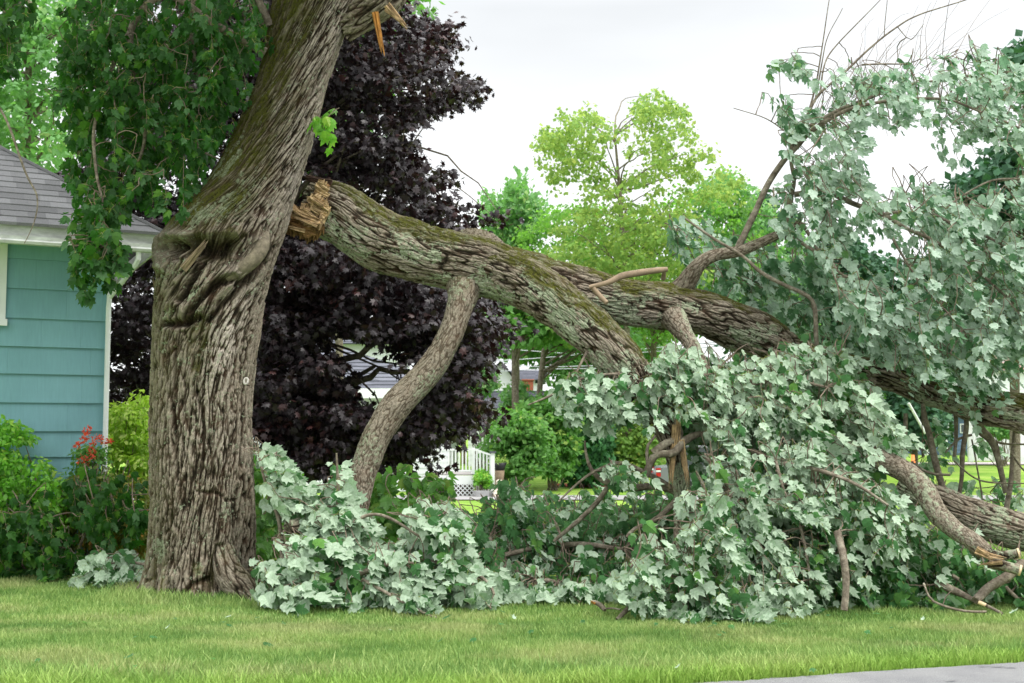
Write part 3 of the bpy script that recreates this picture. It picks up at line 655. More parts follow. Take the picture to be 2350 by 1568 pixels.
limb('callus_lip', [(378, 640, 7, 11.2), (370, 608, 11, 11.18), (368, 578, 13, 11.16), (376, 556, 13, 11.1), (398, 543, 12, 11.02), (432, 545, 8, 10.98)], tree, ns=70, disp=.004, fr=36, seed=71, mt=M_callus, knob=.01)
limb('callus_lip', [(612, 535, 7, 11.12), (604, 562, 15, 11.04), (586, 590, 18, 10.99), (556, 616, 16, 10.97), (520, 640, 8, 10.97)], tree, ns=70, disp=.004, fr=36, seed=72, mt=M_callus, knob=.012)
limb('root', [(505, 1250, 22, 11.18), (522, 1300, 30, 11.08), (545, 1340, 32, 10.98), (580, 1368, 24, 10.9), (612, 1388, 12, 10.85)], tree, ns=120, disp=.014, fr=22, seed=73, moss=.3, knob=.03)
limb('root', [(405, 1290, 20, 11.2), (392, 1330, 24, 11.1), (375, 1362, 16, 11.0), (360, 1380, 8, 10.95)], tree, ns=100, disp=.012, fr=22, seed=74, moss=.5, knob=.03)
limb('snapped_stub', [(790, 60, 40, 11.4), (840, 35, 38, 11.35), (880, 8, 36, 11.3), (905, -30, 34, 11.3), (915, -70, 30, 11.3)], tree, ns=160, moss=.7, lich=.2, seed=31, disp=.03, knob=.05, fr=22)
splinters('hanging_splinter', tree, M_orange, [(862, 28, 880, 130, 8, 11.0, 10.98)], 3, 16)
splinters('hanging_splinter', tree, M_wood, [(888, 12, 938, 68, 8, 11.05, 11.0), (886, 20, 925, 55, 6, 11.05, 11.0)], 4, 14)
splinters('dead_snag', tree, M_barkw, [(420, 618, 478, 550, 9, 10.86, 10.76)], 5, 12)
splinters('dead_snag', tree, M_barkw, [(362, 690, 350, 636, 4, 11.3, 11.3)], 6, 12)
M_cream = mat('old_ceramic', col=(.42, .39, .34), rough=.5, noise=(60, .4, (1, 1, 1)))
kn = thing('screw_hook', 'small white ceramic ring screwed into the right side of the big trunk', 'hook', tuple(float(a) for a in P(564, 878, 10.93)))
mb = MB(); c = P(565, 875, 10.93); th_ = np.linspace(0, 2*PI, 20)
ring = np.stack([c[0]+.018*np.cos(th_), c[1]-.01+.01*np.sin(th_), c[2]+.028*np.sin(th_)], -1); mb.tube(ring, np.full(20, .011), 8, cap=False); mb.build('ring', M_cream, kn, smooth=True)
mb = MB(); mb.tube(np.array([c+[0, -.01, -.03], c+[0, .06, -.035], c+[.0, .13, -.035]]), [.006, .006, .006], 6); mb.build('screw', M_darkwood, kn)
# crown of the standing tree: leafy boughs that hang in front of the house
tG = branch_set('bough', tree, [
    [(610, 120, 12, 11.2), (500, 60, 10, 11.0), (380, -10, 9, 10.8), (300, 70, 8, 10.9), (320, 220, 6, 11.0), (330, 330, 4, 11.1), (290, 430, 3, 11.2)],
    [(620, 60, 10, 11.3), (560, -40, 9, 11.2), (470, -60, 8, 11.4), (440, 80, 6, 11.5), (470, 210, 4, 11.6), (540, 260, 2, 11.6)],
    [(380, -10, 9, 10.8), (250, -60, 9, 10.6), (120, -60, 8, 10.5), (40, 20, 6, 10.4), (-10, 90, 4, 10.4)],
    [(300, 70, 6, 10.9), (240, 200, 5, 10.9), (215, 330, 4, 10.8), (235, 470, 3, 10.7), (240, 600, 2, 10.7)],
    [(330, 260, 4, 11.0), (400, 310, 3, 11.1), (470, 350, 2.5, 11.3), (550, 385, 2, 11.4)],
    [(0, 250, 3, 10.4), (20, 290, 3, 10.4), (60, 400, 2.5, 10.4), (85, 450, 2, 10.4), (80, 500, 1.5, 10.4), (55, 560, 1, 10.4)]], 8)
dl = lambda a, b: (lambda x, y, u: a+(b-a)*u)
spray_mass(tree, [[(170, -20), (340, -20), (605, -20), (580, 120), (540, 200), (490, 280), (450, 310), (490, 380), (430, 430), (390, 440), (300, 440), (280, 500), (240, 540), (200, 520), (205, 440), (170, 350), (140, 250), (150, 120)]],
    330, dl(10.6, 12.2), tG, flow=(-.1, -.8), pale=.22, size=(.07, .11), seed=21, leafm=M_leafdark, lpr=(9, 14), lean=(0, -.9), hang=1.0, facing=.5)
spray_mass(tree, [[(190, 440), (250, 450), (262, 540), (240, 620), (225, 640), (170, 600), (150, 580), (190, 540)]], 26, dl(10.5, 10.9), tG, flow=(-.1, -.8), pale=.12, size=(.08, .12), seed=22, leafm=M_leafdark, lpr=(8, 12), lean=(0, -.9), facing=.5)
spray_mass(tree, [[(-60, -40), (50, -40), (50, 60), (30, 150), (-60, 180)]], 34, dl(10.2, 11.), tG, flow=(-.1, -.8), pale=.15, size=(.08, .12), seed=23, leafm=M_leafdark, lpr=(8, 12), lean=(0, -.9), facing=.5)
G3 = branch_set('sprout_twig', tree, [[(716, 300, 3, 11.3), (735, 285, 2, 11.2), (748, 275, 1.5, 11.1)]], 6)
spray_mass(tree, [[(728, 240), (755, 250), (768, 300), (745, 310), (725, 290)]], 4, dl(11.0, 11.2), G3, flow=(.2, -.7), pale=0, size=(.08, .11), seed=24, leafm=M_shrub, lpr=(5, 7), length=(.12, .2), lean=(.1, -.9))
# the part of the crown above the picture
def crown(par, polys, nc, per, d, half, cr, T, size, m, seed, holes=(), flat=.6, trunk=None, boughs=40, bm=None, nor_up=.8, name='crown', tipdown=.5, brad=.05, fillz=None, out_=.9, dfun=None):
    r = np.random.RandomState(seed); px, py = sample(polys, nc, r, holes); dd = d+half*(r.rand(nc)*2-1) if dfun is None else dfun(px, py, r.rand(nc)); C = P(px, py, dd)
    C[:, 2] = np.maximum(C[:, 2], ground(C[:, 1])+cr*.5)
    crr = cr*(.6+.8*r.rand(nc)); n = nc*per; ids = np.repeat(np.arange(nc), per)
    o = r.normal(size=(n, 3)); o /= (np.linalg.norm(o, axis=1)[:, None]+1e-9); o *= (r.rand(n)**.4)[:, None]
    pos = C[ids]+o*crr[ids][:, None]*np.array([1.15, 1.15, flat]); pos[:, 2] -= .25*crr[ids]*(o[:, 0]**2+o[:, 1]**2)
    pos[:, 2] = np.maximum(pos[:, 2], ground(pos[:, 1])+.03)
    nor = unit(o*out_+np.array([0, -.25, nor_up])+.45*r.normal(size=(n, 3))); tip = unit(o*.6+.6*r.normal(size=(n, 3))+np.array([0, 0, -tipdown]))
    cv = r.normal(size=nc)*.16
    lv = Leaves(); lv.add(pos, tip, nor, r.uniform(*size, n), T, r, rnd=np.clip(r.rand(n)*.7+.15+cv[ids], 0, 1)); lv.build(name, m, par)
    if trunk is not None:
        q = np.asarray(trunk, float); w_ = P(q[:, 0], q[:, 1], q[:, 3]); s = spline(np.column_stack([w_, q[:, 2]*q[:, 3]/FD]), 40); mb = MB(); mb.tube(s[:, :3], s[:, 3], 12)
        mb.build('trunk', bm or M_branch, par, smooth=True)
        k = r.choice(nc, min(boughs, nc), replace=False); tg = C[k]; zt = s[:, 2]
        zi = np.interp(tg[:, 2]-.45*np.hypot(tg[:, 0]-s[20, 0], tg[:, 1]-s[20, 1]), zt, np.arange(40)) if zt[-1] > zt[0] else np.full(len(tg), 20.)
        src = s[np.clip(zi.astype(int), 4, 38), :3]
        c_, (V, F) = strands(src, tg, r, brad, brad*.15, sag=.12, K=9, ns=6, wob=.03); kid('boughs', V, F, bm or M_branch, par, smooth=True)
    return C
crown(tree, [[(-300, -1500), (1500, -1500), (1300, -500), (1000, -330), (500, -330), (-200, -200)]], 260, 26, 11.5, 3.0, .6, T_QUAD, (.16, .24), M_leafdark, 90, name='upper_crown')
# ------------------------------------------------------------------ the fallen limb
FL = P(720, 480, 11.9)
fl = thing('fallen_limb', 'massive mossy limb torn from the trunk, forked, still propped on its crooked branch', 'fallen limb', tuple(float(a) for a in FL))
limb('main_limb', [(722, 470, 66, 12.05), (790, 498, 70, 11.95), (860, 545, 70, 11.9), (960, 578, 69, 11.85), (1080, 605, 66, 11.8), (1200, 636, 62, 11.75), (1300, 668, 62, 11.8), (1400, 690, 58, 11.85), (1500, 700, 54, 11.9),
    (1600, 716, 52, 12.0), (1700, 750, 52, 12.1), (1760, 775, 50, 12.15), (1815, 805, 38, 12.2), (1880, 825, 30, 12.2), (1960, 845, 30, 12.1), (2040, 862, 34, 12.0), (2140, 905, 32, 11.9), (2250, 930, 38, 11.8), (2340, 950, 46, 11.7), (2500, 985, 48, 11.6), (2650, 1020, 46, 11.5)],
    fl, ns=460, res=.0058, disp=.022, fr=19, stretch=4.5, moss=1, lich=.75, pale=.25, seed=3, knob=.028)
limb('lower_fork', [(1060, 618, 56, 11.9), (1150, 632, 58, 11.68), (1230, 665, 58, 11.45), (1310, 720, 56, 11.3), (1370, 770, 53, 11.2), (1430, 830, 50, 11.1), (1480, 900, 40, 11.05), (1520, 970, 30, 11.0), (1550, 1050, 24, 11.0), (1565, 1160, 20, 10.95), (1560, 1290, 17, 10.8), (1545, 1372, 16, 10.7)],
    fl, ns=400, res=.0058, disp=.020, fr=20, stretch=4, moss=.9, lich=.85, pale=.2, seed=5, knob=.025)
limb('prop_branch', [(1100, 590, 80, 12.05), (1070, 645, 48, 11.78), (1059, 690, 32, 11.6), (1035, 765, 28, 11.5), (985, 852, 31, 11.45), (912, 925, 34, 11.4), (865, 1000, 33, 11.35), (835, 1080, 31, 11.3), (818, 1150, 29, 11.25), (790, 1230, 26, 11.2), (750, 1320, 22, 11.1), (730, 1362, 20, 11.0)],
    fl, ns=260, disp=.008, fr=34, stretch=3, moss=.25, lich=.5, seed=8, knob=.012)
limb('side_branch', [(1515, 700, 48, 12.15), (1540, 722, 34, 11.85), (1564, 756, 22, 11.58), (1592, 800, 17, 11.4), (1620, 870, 14, 11.3), (1640, 950, 12, 11.2), (1670, 1060, 10, 11.1)], fl, ns=150, disp=.008, fr=36, stretch=3, lich=.8, seed=9, knob=.01)
limb('side_branch', [(1535, 700, 42, 12.15), (1568, 658, 25, 11.95), (1603, 610, 17, 11.8), (1640, 587, 14, 11.8), (1700, 575, 12.5, 11.8), (1770, 546, 11, 11.8), (1838, 511, 9.5, 11.8)], fl, ns=130, disp=.006, fr=36, stretch=3, moss=.2, lich=.3, seed=10, knob=.008)
# torn end
def torn_end():
    c = P(730, 474, 11.98); ax = unit(P(700, 462, 12.05)-P(800, 500, 11.95)); a = unit(np.cross(ax, [0, 0, 1])); b = np.cross(a, ax)
    nr_, ns = 26, 72; R = 66*11.98/FD; V = []
    for i in range(nr_):
        for j in range(ns):
            t = j/ns*2*PI; rr = R*i/(nr_-1); x = rr*math.cos(t); z = rr*math.sin(t); V.append((x, z))
    V = np.array(V); fb = perlin(V[:, 0]*40, V[:, 1]*40, 1.)*.5+perlin(V[:, 0]*18, V[:, 1]*18, 4.)+.5*perlin(V[:, 0]*90, V[:, 1]*90, 4.)
    dpt = .07*fb-.06+.05*(V[:, 1] < 0)
    hol = np.exp(-((V[:, 0]+.0)/.14)**2-((V[:, 1]-.09)/.13)**2); dpt = dpt-.22*hol
    v = c+a*V[:, :1]+b*V[:, 1:]+ax*dpt[:, None]; f = quads(nr_, ns)
    kid('torn_end', v, f, M_torn, fl, attrs={'rot': np.clip(hol*1.2+.5*(V[:, 1] > .03), 0, 1)})
def tornfn(nt, b):
    r_ = attr(nt, 'rot'); n = noisen(nt, 22, 6)
    c = rampn(nt, n, [(.3, (.25, .12, .04)), (.5, (.5, .3, .12)), (.7, (.68, .48, .25))])
    nt.links.new(mixc(nt, r_, c, mixc(nt, n, (.03, .015, .01), (.12, .06, .03))), b.inputs['Base Color'])
M_torn = mat('torn_face', tornfn, rough=.85, spec=.1)
torn_end()
def slab(name, poly, d, ddx, m, seed, thick=.04, ang=0., par=None, amp=.03):
    r = np.random.RandomState(seed); q = np.asarray(poly, float); P2 = []
    for a, b in zip(q, np.roll(q, -1, 0)):
        for t in np.linspace(0, 1, 6)[:-1]: P2.append(a+(b-a)*t+r.normal(size=2)*(1.3 if t > 0 else 0))
    P2 = np.array(P2); x0, y0 = P2.min(0); x1, y1 = P2.max(0); st = .9
    gx, gy = np.meshgrid(np.arange(x0-1, x1+1, st), np.arange(y0-1, y1+1, st)); nx = gx.shape[1]; ca, sa = math.cos(ang), math.sin(ang)
    al = gx*ca+gy*sa; ac = -gx*sa+gy*ca
    z = perlin(al*.03, ac*.22, seed+.5)+.5*perlin(al*.08, ac*.6, seed+3.5)+.4*perlin(al*.02, ac*.08, seed+8.)
    dd = d+ddx*(gx-x0)/(x1-x0)+amp*z; cx = (gx[:-1, :-1]+st/2).ravel(); cy = (gy[:-1, :-1]+st/2).ravel(); ins = inpoly(cx, cy, P2)
    w_ = P(gx.ravel(), gy.ravel(), dd.ravel()); ii, jj = np.meshgrid(np.arange(gx.shape[0]-1), np.arange(nx-1), indexing='ij'); k = (ii*nx+jj).ravel()[ins]
    f = np.stack([k, k+nx, k+nx+1, k+1], -1); u_, inv = np.unique(f, return_inverse=True); o = kid(name, w_[u_], inv.reshape(f.shape), m, par or fl, smooth=False)
    md = o.modifiers.new('thickness', 'SOLIDIFY'); md.thickness = thick; md.offset = -1; return o
M_tan = mat('pale_torn_wood', col=(.52, .38, .2), rough=.85, noise=(26, .5, (1, 1, 1)), bump=(.6, .01))
M_brownwood = mat('brown_torn_wood', col=(.26, .15, .055), rough=.85, noise=(18, .7, (1, 1, 1)), bump=(.7, .01))
slab('torn_slab', [(724, 424), (732, 416), (744, 422), (754, 434), (752, 452), (744, 462), (732, 450), (722, 442)], 11.70, 0, M_tan, 3, ang=.5)
slab('torn_slab', [(708, 454), (724, 450), (750, 470), (756, 482), (744, 502), (732, 512), (724, 496), (716, 490), (712, 470)], 11.62, .02, M_tan, 4, ang=.5, thick=.06)
slab('torn_slab', [(662, 476), (684, 482), (700, 478), (716, 490), (730, 500), (738, 514), (716, 512), (700, 504), (680, 492)], 11.56, .04, M_wood, 5, ang=.45, thick=.07)
slab('torn_slab', [(656, 510), (672, 507), (668, 499), (662, 482), (690, 500), (736, 514), (742, 522), (724, 540), (706, 546), (684, 532), (657, 524), (668, 518)], 11.66, .0, M_brownwood, 6, ang=.3, thick=.08)
splinters('splinters', fl, M_wood, [(690, 492, 668, 470, 5, 11.6, 11.56), (742, 474, 712, 452, 5, 11.6, 11.6), (728, 520, 664, 492, 3, 11.58, 11.54), (700, 530, 656, 520, 5, 11.64, 11.6)], 7, 10)
splinters('rotten_splinters', fl, M_darkwood, [(760, 425, 700, 408, 13, 11.85, 11.85), (740, 420, 692, 400, 10, 11.95, 11.95), (735, 460, 690, 445, 9, 11.85, 11.85)], 8, 12)
# dead bare stick hooked over the limb
G = branch_set('broken_twig', fl, [[(1352, 660, 5, 11.2), (1395, 648, 6, 11.2), (1425, 632, 8, 11.25), (1460, 626, 8, 11.3), (1532, 620, 6, 11.4)], [(1360, 660, 6, 11.2), (1372, 675, 6, 11.2), (1392, 697, 5.5, 11.15)],
    [(1522, 622, 4, 11.4), (1520, 640, 6, 11.5)]], 10, M_barkw)
b_up = branch_set('upright_branch', fl, [
    [(1690, 582, 10, 11.8), (1703, 551, 10, 11.8), (1742, 468, 9.5, 11.8), (1770, 411, 9, 11.8), (1800, 365, 8.5, 11.75), (1830, 334, 8, 11.7), (1861, 302, 7.5, 11.6), (1928, 260, 6, 11.5), (2006, 236, 5, 11.4), (2086, 227, 4.5, 11.3), (2174, 230, 4, 11.2), (2255, 257, 3.5, 11.1), (2350, 300, 3, 11.0), (2420, 350, 2, 11)],
    [(1830, 334, 6, 11.7), (1861, 288, 6, 11.7), (1928, 251, 5.5, 11.65), (1998, 223, 5, 11.6), (2051, 207, 4.5, 11.6), (2104, 193, 4, 11.6), (2185, 183, 3.5, 11.6), (2290, 165, 3, 11.6), (2370, 180, 2, 11.6)],
    [(1805, 550, 9, 11.85), (1811, 510, 10, 11.85), (1814, 457, 9, 11.8), (1823, 415, 6, 11.8), (1816, 373, 6, 11.75), (1821, 327, 5.5, 11.7), (1850, 270, 4.5, 11.7), (1880, 215, 4, 11.7), (1940, 165, 3.5, 11.7), (2000, 108, 3, 11.7), (2060, 60, 2.6, 11.7), (2110, 35, 2.2, 11.7), (2230, -5, 1.6, 11.7)],
    [(1823, 445, 9, 11.8), (1897, 441, 8, 11.7), (1963, 468, 7.5, 11.5), (2030, 492, 7, 11.4), (2072, 520, 6, 11.3), (2139, 551, 5.5, 11.2), (2200, 590, 5, 11.1), (2270, 645, 4, 11.0), (2330, 700, 3, 11.0)],
    [(2030, 491, 5, 11.4), (2087, 483, 5, 11.3), (2139, 492, 5, 11.2), (2192, 517, 4.5, 11.1), (2280, 551, 4, 11.0), (2370, 600, 3, 10.9)],
    [(2030, 498, 4, 11.4), (2051, 554, 4, 11.2), (2087, 614, 3.5, 11.1), (2104, 642, 3.2, 11.0), (2164, 705, 2.6, 10.9), (2210, 758, 2, 10.9)],
    [(1573, 501, 3, 11.6), (1640, 547, 4, 11.6), (1707, 589, 5, 11.6), (1749, 624, 6, 11.6), (1805, 656, 6, 11.6), (1858, 684, 6.5, 11.6), (1872, 712, 7, 11.6), (1874, 786, 7, 11.6), (1880, 830, 7, 11.7)],
    [(1812, 543, 6, 11.8), (1858, 568, 5.5, 11.6), (1904, 600, 5, 11.5), (1928, 628, 4, 11.4), (1981, 659, 4, 11.3), (2040, 720, 3, 11.2), (2080, 790, 2.5, 11.1)],
    [(1840, 512, 6, 11.8), (1876, 571, 5, 11.6), (1890, 590, 4, 11.5)],
    [(1850, 270, 3.5, 11.7), (1875, 180, 2.6, 11.7), (1890, 90, 2, 11.7), (1905, -10, 1.2, 11.7)],
    [(1880, 215, 3, 11.7), (1900, 130, 2.2, 11.8), (1960, 60, 1.8, 11.8), (2030, -10, 1, 11.8)],
    [(1870, 235, 3, 11.7), (1895, 100, 1.6, 11.6), (1935, 20, 1, 11.6)],
    [(1800, 300, 2.5, 11.7), (1780, 285, 2, 11.7), (1745, 267, 1.6, 11.7), (1683, 249, 1.2, 11.7)],
    [(2060, 60, 1.6, 11.7), (2090, 90, 1.3, 11.7), (2120, 55, 1, 11.7)], [(2030, 85, 1.6, 11.7), (2035, 0, 1, 11.7)],
    [(1980, 150, 3, 11.6), (2040, 148, 2.4, 11.6), (2090, 148, 1.6, 11.6)],
    [(2250, 560, 3, 11.), (2160, 500, 3, 11.1), (2260, 420, 3, 11.0), (2350, 410, 2.5, 11.0)]], 8, rs_=.78)
gm = [P(np.linspace(1500, 2350, 40), np.linspace(705, 955, 40), 12)]
# leafless whips above the arch
rs = np.random.RandomState(77); n = 46; x0 = rs.uniform(1845, 2200, n); y0 = 300-(x0-1830)*.45+rs.uniform(-30, 20, n); p0 = P(x0, y0, 11.65)
p1 = P(x0+rs.uniform(10, 160, n), y0-rs.uniform(30, 190, n), 11.65+rs.uniform(-.4, .4, n)); c_, (V, F) = strands(p0, p1, rs, .0035, .0012, sag=.08, K=9, wob=.02); kid('bare_whips', V, F, M_twig, fl)
# canopy on the right
holes_r = [[(1960, 310), (2040, 270), (2120, 280), (2200, 340), (2240, 300), (2290, 310), (2330, 400), (2290, 470), (2220, 440), (2100, 470), (1990, 440)], [(1920, 440), (1970, 430), (1980, 500), (1920, 500)], [(1975, 520), (2050, 480), (2110, 560), (2040, 640), (1960, 610)]]
spray_mass(fl, [[(1900, 215), (1960, 165), (2060, 150), (2180, 120), (2270, 108), (2340, 150), (2420, 200), (2420, 470), (2300, 420), (2200, 400), (2120, 330), (2000, 300), (1880, 290)], [(1880, 290), (2000, 300), (2010, 420), (1960, 560), (1880, 560), (1850, 460), (1860, 350)]],
    195, lambda x, y, u: 10.7+1.6*u, b_up, leafm=M_canopy, flow=(.5, -.5), pale=.9, size=(.064, .105), seed=41, holes=holes_r, lpr=(7, 12), name='foliage')
spray_mass(fl, [[(1775, 120), (1830, 105), (1850, 170), (1830, 230), (1740, 240), (1790, 190)], [(1880, 130), (1960, 120), (1970, 200), (1900, 210)], [(1790, 250), (1880, 240), (1870, 420), (1790, 400)], [(1775, 340), (1850, 330), (1850, 560), (1790, 520)]], 30, dl(11.3, 11.9), b_up, leafm=M_canopy, flow=(.2, -.7), pale=.65, size=(.075, .115), seed=42, lpr=(6, 10), length=(.2, .35))
spray_mass(fl, [[(1960, 600), (2010, 450), (2120, 400), (2200, 430), (2300, 430), (2430, 450), (2430, 840), (2350, 810), (2290, 850), (2240, 905), (2170, 850), (2080, 860), (2020, 800), (1960, 740), (1900, 640)]],
    340, lambda x, y, u: 10.5+1.9*u, b_up, leafm=M_canopy, flow=(.4, -.8), pale=.85, size=(.068, .11), seed=43, holes=holes_r[2:3], lpr=(8, 13))
spray_mass(fl, [[(1500, 520), (1620, 480), (1700, 560), (1800, 560), (1900, 600), (1980, 700), (2020, 850), (1920, 850), (1860, 780), (1800, 720), (1700, 670), (1620, 650), (1600, 590)]], 130, dl(12.2, 13.2), gm, leafm=M_canopy, flow=(.3, -.8), pale=.5, size=(.08, .12), seed=44, lpr=(7, 12))
# front cascade
b_fr = branch_set('drooping_branch', fl, [
    [(1640, 950, 10, 11.1), (1700, 1020, 9, 10.8), (1790, 1060, 7, 10.4), (1880, 1080, 5, 10.2), (1960, 1110, 4, 10.0), (2040, 1160, 3, 9.9)],
    [(1470, 870, 10, 11.2), (1560, 870, 6, 11.), (1680, 890, 4, 10.9), (1800, 870, 3.5, 10.8), (1900, 890, 3, 10.7)],
    [(1780, 1060, 4, 10.3), (1800, 1130, 4, 10.2), (1840, 1220, 3.5, 10.1), (1860, 1330, 3, 10.0)],
    [(1560, 1290, 8, 10.6), (1620, 1200, 6, 10.4), (1700, 1130, 5, 10.3), (1720, 1250, 4, 10.2), (1700, 1380, 3, 10)],
    [(1920, 1220, 9, 9.9), (1935, 1280, 9, 9.8), (1942, 1340, 8.5, 9.75), (1938, 1400, 8, 9.7)],
    [(1480, 890, 8, 11.), (1420, 860, 4, 10.9), (1340, 870, 3, 10.9), (1270, 905, 3, 10.9), (1210, 930, 1.6, 10.9)],
    [(1350, 800, 4, 11.1), (1330, 840, 3, 11.), (1310, 880, 2, 11.)],
    [(1640, 1080, 4, 10.6), (1620, 1200, 4, 10.3), (1600, 1300, 4, 9.9), (1570, 1330, 3, 9.8)]], 8)
spray_mass(fl, [[(1480, 850), (1560, 810), (1640, 810), (1700, 850), (1790, 800), (1850, 785), (1950, 800), (1970, 870), (2030, 920), (2040, 990), (1980, 1060), (2050, 1140), (2110, 1210), (2030, 1240), (1990, 1290), (1950, 1240), (1880, 1300), (1860, 1380), (1750, 1400), (1690, 1380), (1650, 1250), (1640, 1100), (1620, 990), (1500, 940)]],
    690, lambda x, y, u: 10.9-.9*np.clip((y-800)/500, 0, 1)-.2+1.2*u, b_fr, flow=(.55, -.6), pale=.82, size=(.068, .11), seed=45, lpr=(8, 13))
spray_mass(fl, [[(1290, 870), (1390, 850), (1500, 850), (1530, 920), (1500, 945), (1420, 950), (1300, 920)], [(1590, 800), (1500, 810), (1480, 860), (1560, 870)]], 66, dl(10.7, 11.3), b_fr, flow=(-.3, -.6), pale=.8, size=(.08, .12), seed=46, lpr=(7, 11), length=(.2, .4))
spray_mass(fl, [[(1600, 1100), (1680, 1180), (1720, 1400), (1690, 1440), (1500, 1440), (1480, 1400), (1420, 1280), (1480, 1230), (1540, 1280), (1570, 1180)]], 150, lambda x, y, u: 9.5+1.0*u, b_fr, flow=(.1, -.7), pale=.7, size=(.08, .12), seed=47, lpr=(7, 12))
spray_mass(fl, [[(1700, 1230), (1960, 1250), (1950, 1400), (1720, 1420)], [(1600, 1050), (1740, 1050), (1760, 1260), (1640, 1260)]], 120, dl(10.0, 11.2), b_fr, flow=(.1, -.8), pale=.55, size=(.085, .125), seed=48, lpr=(7, 12))
splinters('peeled_split_wood', fl, M_wood, [(1552, 975, 1538, 1128, 8, 10.75, 10.75), (1562, 1010, 1580, 1120, 8, 10.75, 10.72), (1558, 930, 1556, 1030, 7, 10.8, 10.75)], 9, 14)
b_cr = branch_set('crooked_branch', fl, [[(1640, 990, 6, 10.9), (1590, 1000, 8, 10.8), (1565, 1015, 10, 10.75), (1545, 1040, 9, 10.7), (1505, 1045, 9, 10.75), (1485, 1080, 9, 10.8), (1478, 1100, 9, 10.8)], [(1500, 1040, 9, 10.75), (1530, 1015, 9, 10.75), (1560, 995, 8, 10.8), (1520, 900, 3, 11), (1490, 860, 2, 11)],
    [(1490, 1085, 5, 10.8), (1485, 1030, 4, 10.8), (1505, 1000, 3, 10.8)]], 10)
# ------------------------------------------------------------------ other fallen branches
def D3(x, y, d): return tuple(float(a) for a in P(x, y, d))
fb = thing('fallen_branch', 'leafy branch with pale upturned leaves heaped on the grass against the trunk foot', 'fallen branch', D3(780, 1390, 10.3))
g1 = branch_set('limb', fb, [
    [(620, 1300, 9, 10.9), (660, 1330, 9, 10.6), (720, 1345, 9, 10.4), (800, 1325, 7, 10.3), (880, 1300, 5, 10.2), (950, 1290, 3, 10.1)],
    [(700, 1340, 6, 10.5), (760, 1240, 5, 10.5), (860, 1180, 4, 10.4), (960, 1230, 3, 10.3)], [(650, 1330, 6, 10.8), (640, 1200, 5, 10.9), (600, 1080, 3, 11), (590, 1010, 2, 11)],
    [(760, 1300, 6, 10.6), (775, 1180, 5, 10.7), (775, 1080, 3, 10.7), (772, 1040, 2, 10.7)], [(830, 1330, 4, 10.2), (900, 1370, 4, 10.0), (960, 1400, 3, 9.9), (1000, 1420, 2, 9.8)]], 8)
spray_mass(fb, [[(585, 1005), (605, 1015), (690, 1120), (745, 1165), (765, 1075), (782, 1065), (805, 1150), (860, 1230), (950, 1260), (990, 1300), (960, 1320), (985, 1395), (900, 1395), (700, 1390), (640, 1370), (578, 1365), (590, 1285), (690, 1215), (620, 1110)]],
    235, lambda x, y, u: 10.9-.9*np.clip((y-1050)/350, 0, 1)-.1+.8*u, g1, flow=(.6, -.35), pale=.82, size=(.09, .14), length=(.2, .4), seed=51, lpr=(7, 12), lean=(.7, -.6))
fb2 = thing('fallen_branch', 'pale leafed branch with a bare arched twig, right of the heap by the trunk', 'fallen branch', D3(1050, 1385, 10.5))
g2 = branch_set('limb', fb2, [[(900, 1330, 6, 10.6), (1000, 1290, 6, 10.5), (1080, 1310, 5, 10.4), (1120, 1340, 4, 10.3), (1132, 1365, 3, 10.2)], [(985, 1380, 6, 10.6), (1040, 1370, 8, 10.6), (1100, 1375, 7, 10.6)], [(1010, 1300, 4, 10.5), (1020, 1220, 4, 10.6), (1060, 1170, 3, 10.6)]], 8)
spray_mass(fb2, [[(940, 1170), (1000, 1160), (1090, 1160), (1060, 1240), (1080, 1300), (1140, 1310), (1130, 1390), (1000, 1390), (990, 1310), (930, 1240)]], 100, dl(10.2, 10.9), g2, flow=(.5, -.5), pale=.85, size=(.085, .13), seed=52, lpr=(7, 12), lean=(.6, -.7))
fb3 = thing('fallen_branch', 'fresh green leafy bough lying behind the propping branch', 'fallen branch', D3(960, 1240, 12.4))
g3 = branch_set('limb', fb3, [[(830, 1210, 7, 12.6), (900, 1180, 6, 12.5), (960, 1160, 5, 12.4), (1010, 1130, 3, 12.4)], [(940, 1165, 5, 12.4), (965, 1200, 5, 12.3), (975, 1240, 5, 12.2)]], 8)
spray_mass(fb3, [[(840, 1110), (880, 1090), (980, 1085), (1030, 1110), (1045, 1170), (1000, 1220), (860, 1240), (830, 1180)], [(585, 1000), (640, 1100), (660, 1250), (590, 1290), (575, 1150)]], 95, dl(12.0, 13.0), g3, flow=(.2, .1), pale=.15, size=(.09, .13), seed=53, lpr=(8, 12), hang=.3, lean=(.3, -.6), leafm=M_mid)
fb4 = thing('brush_pile', 'dark tangle of leafy boughs heaped in the middle of the lawn under the fork', 'brush pile', D3(1300, 1360, 11.5))
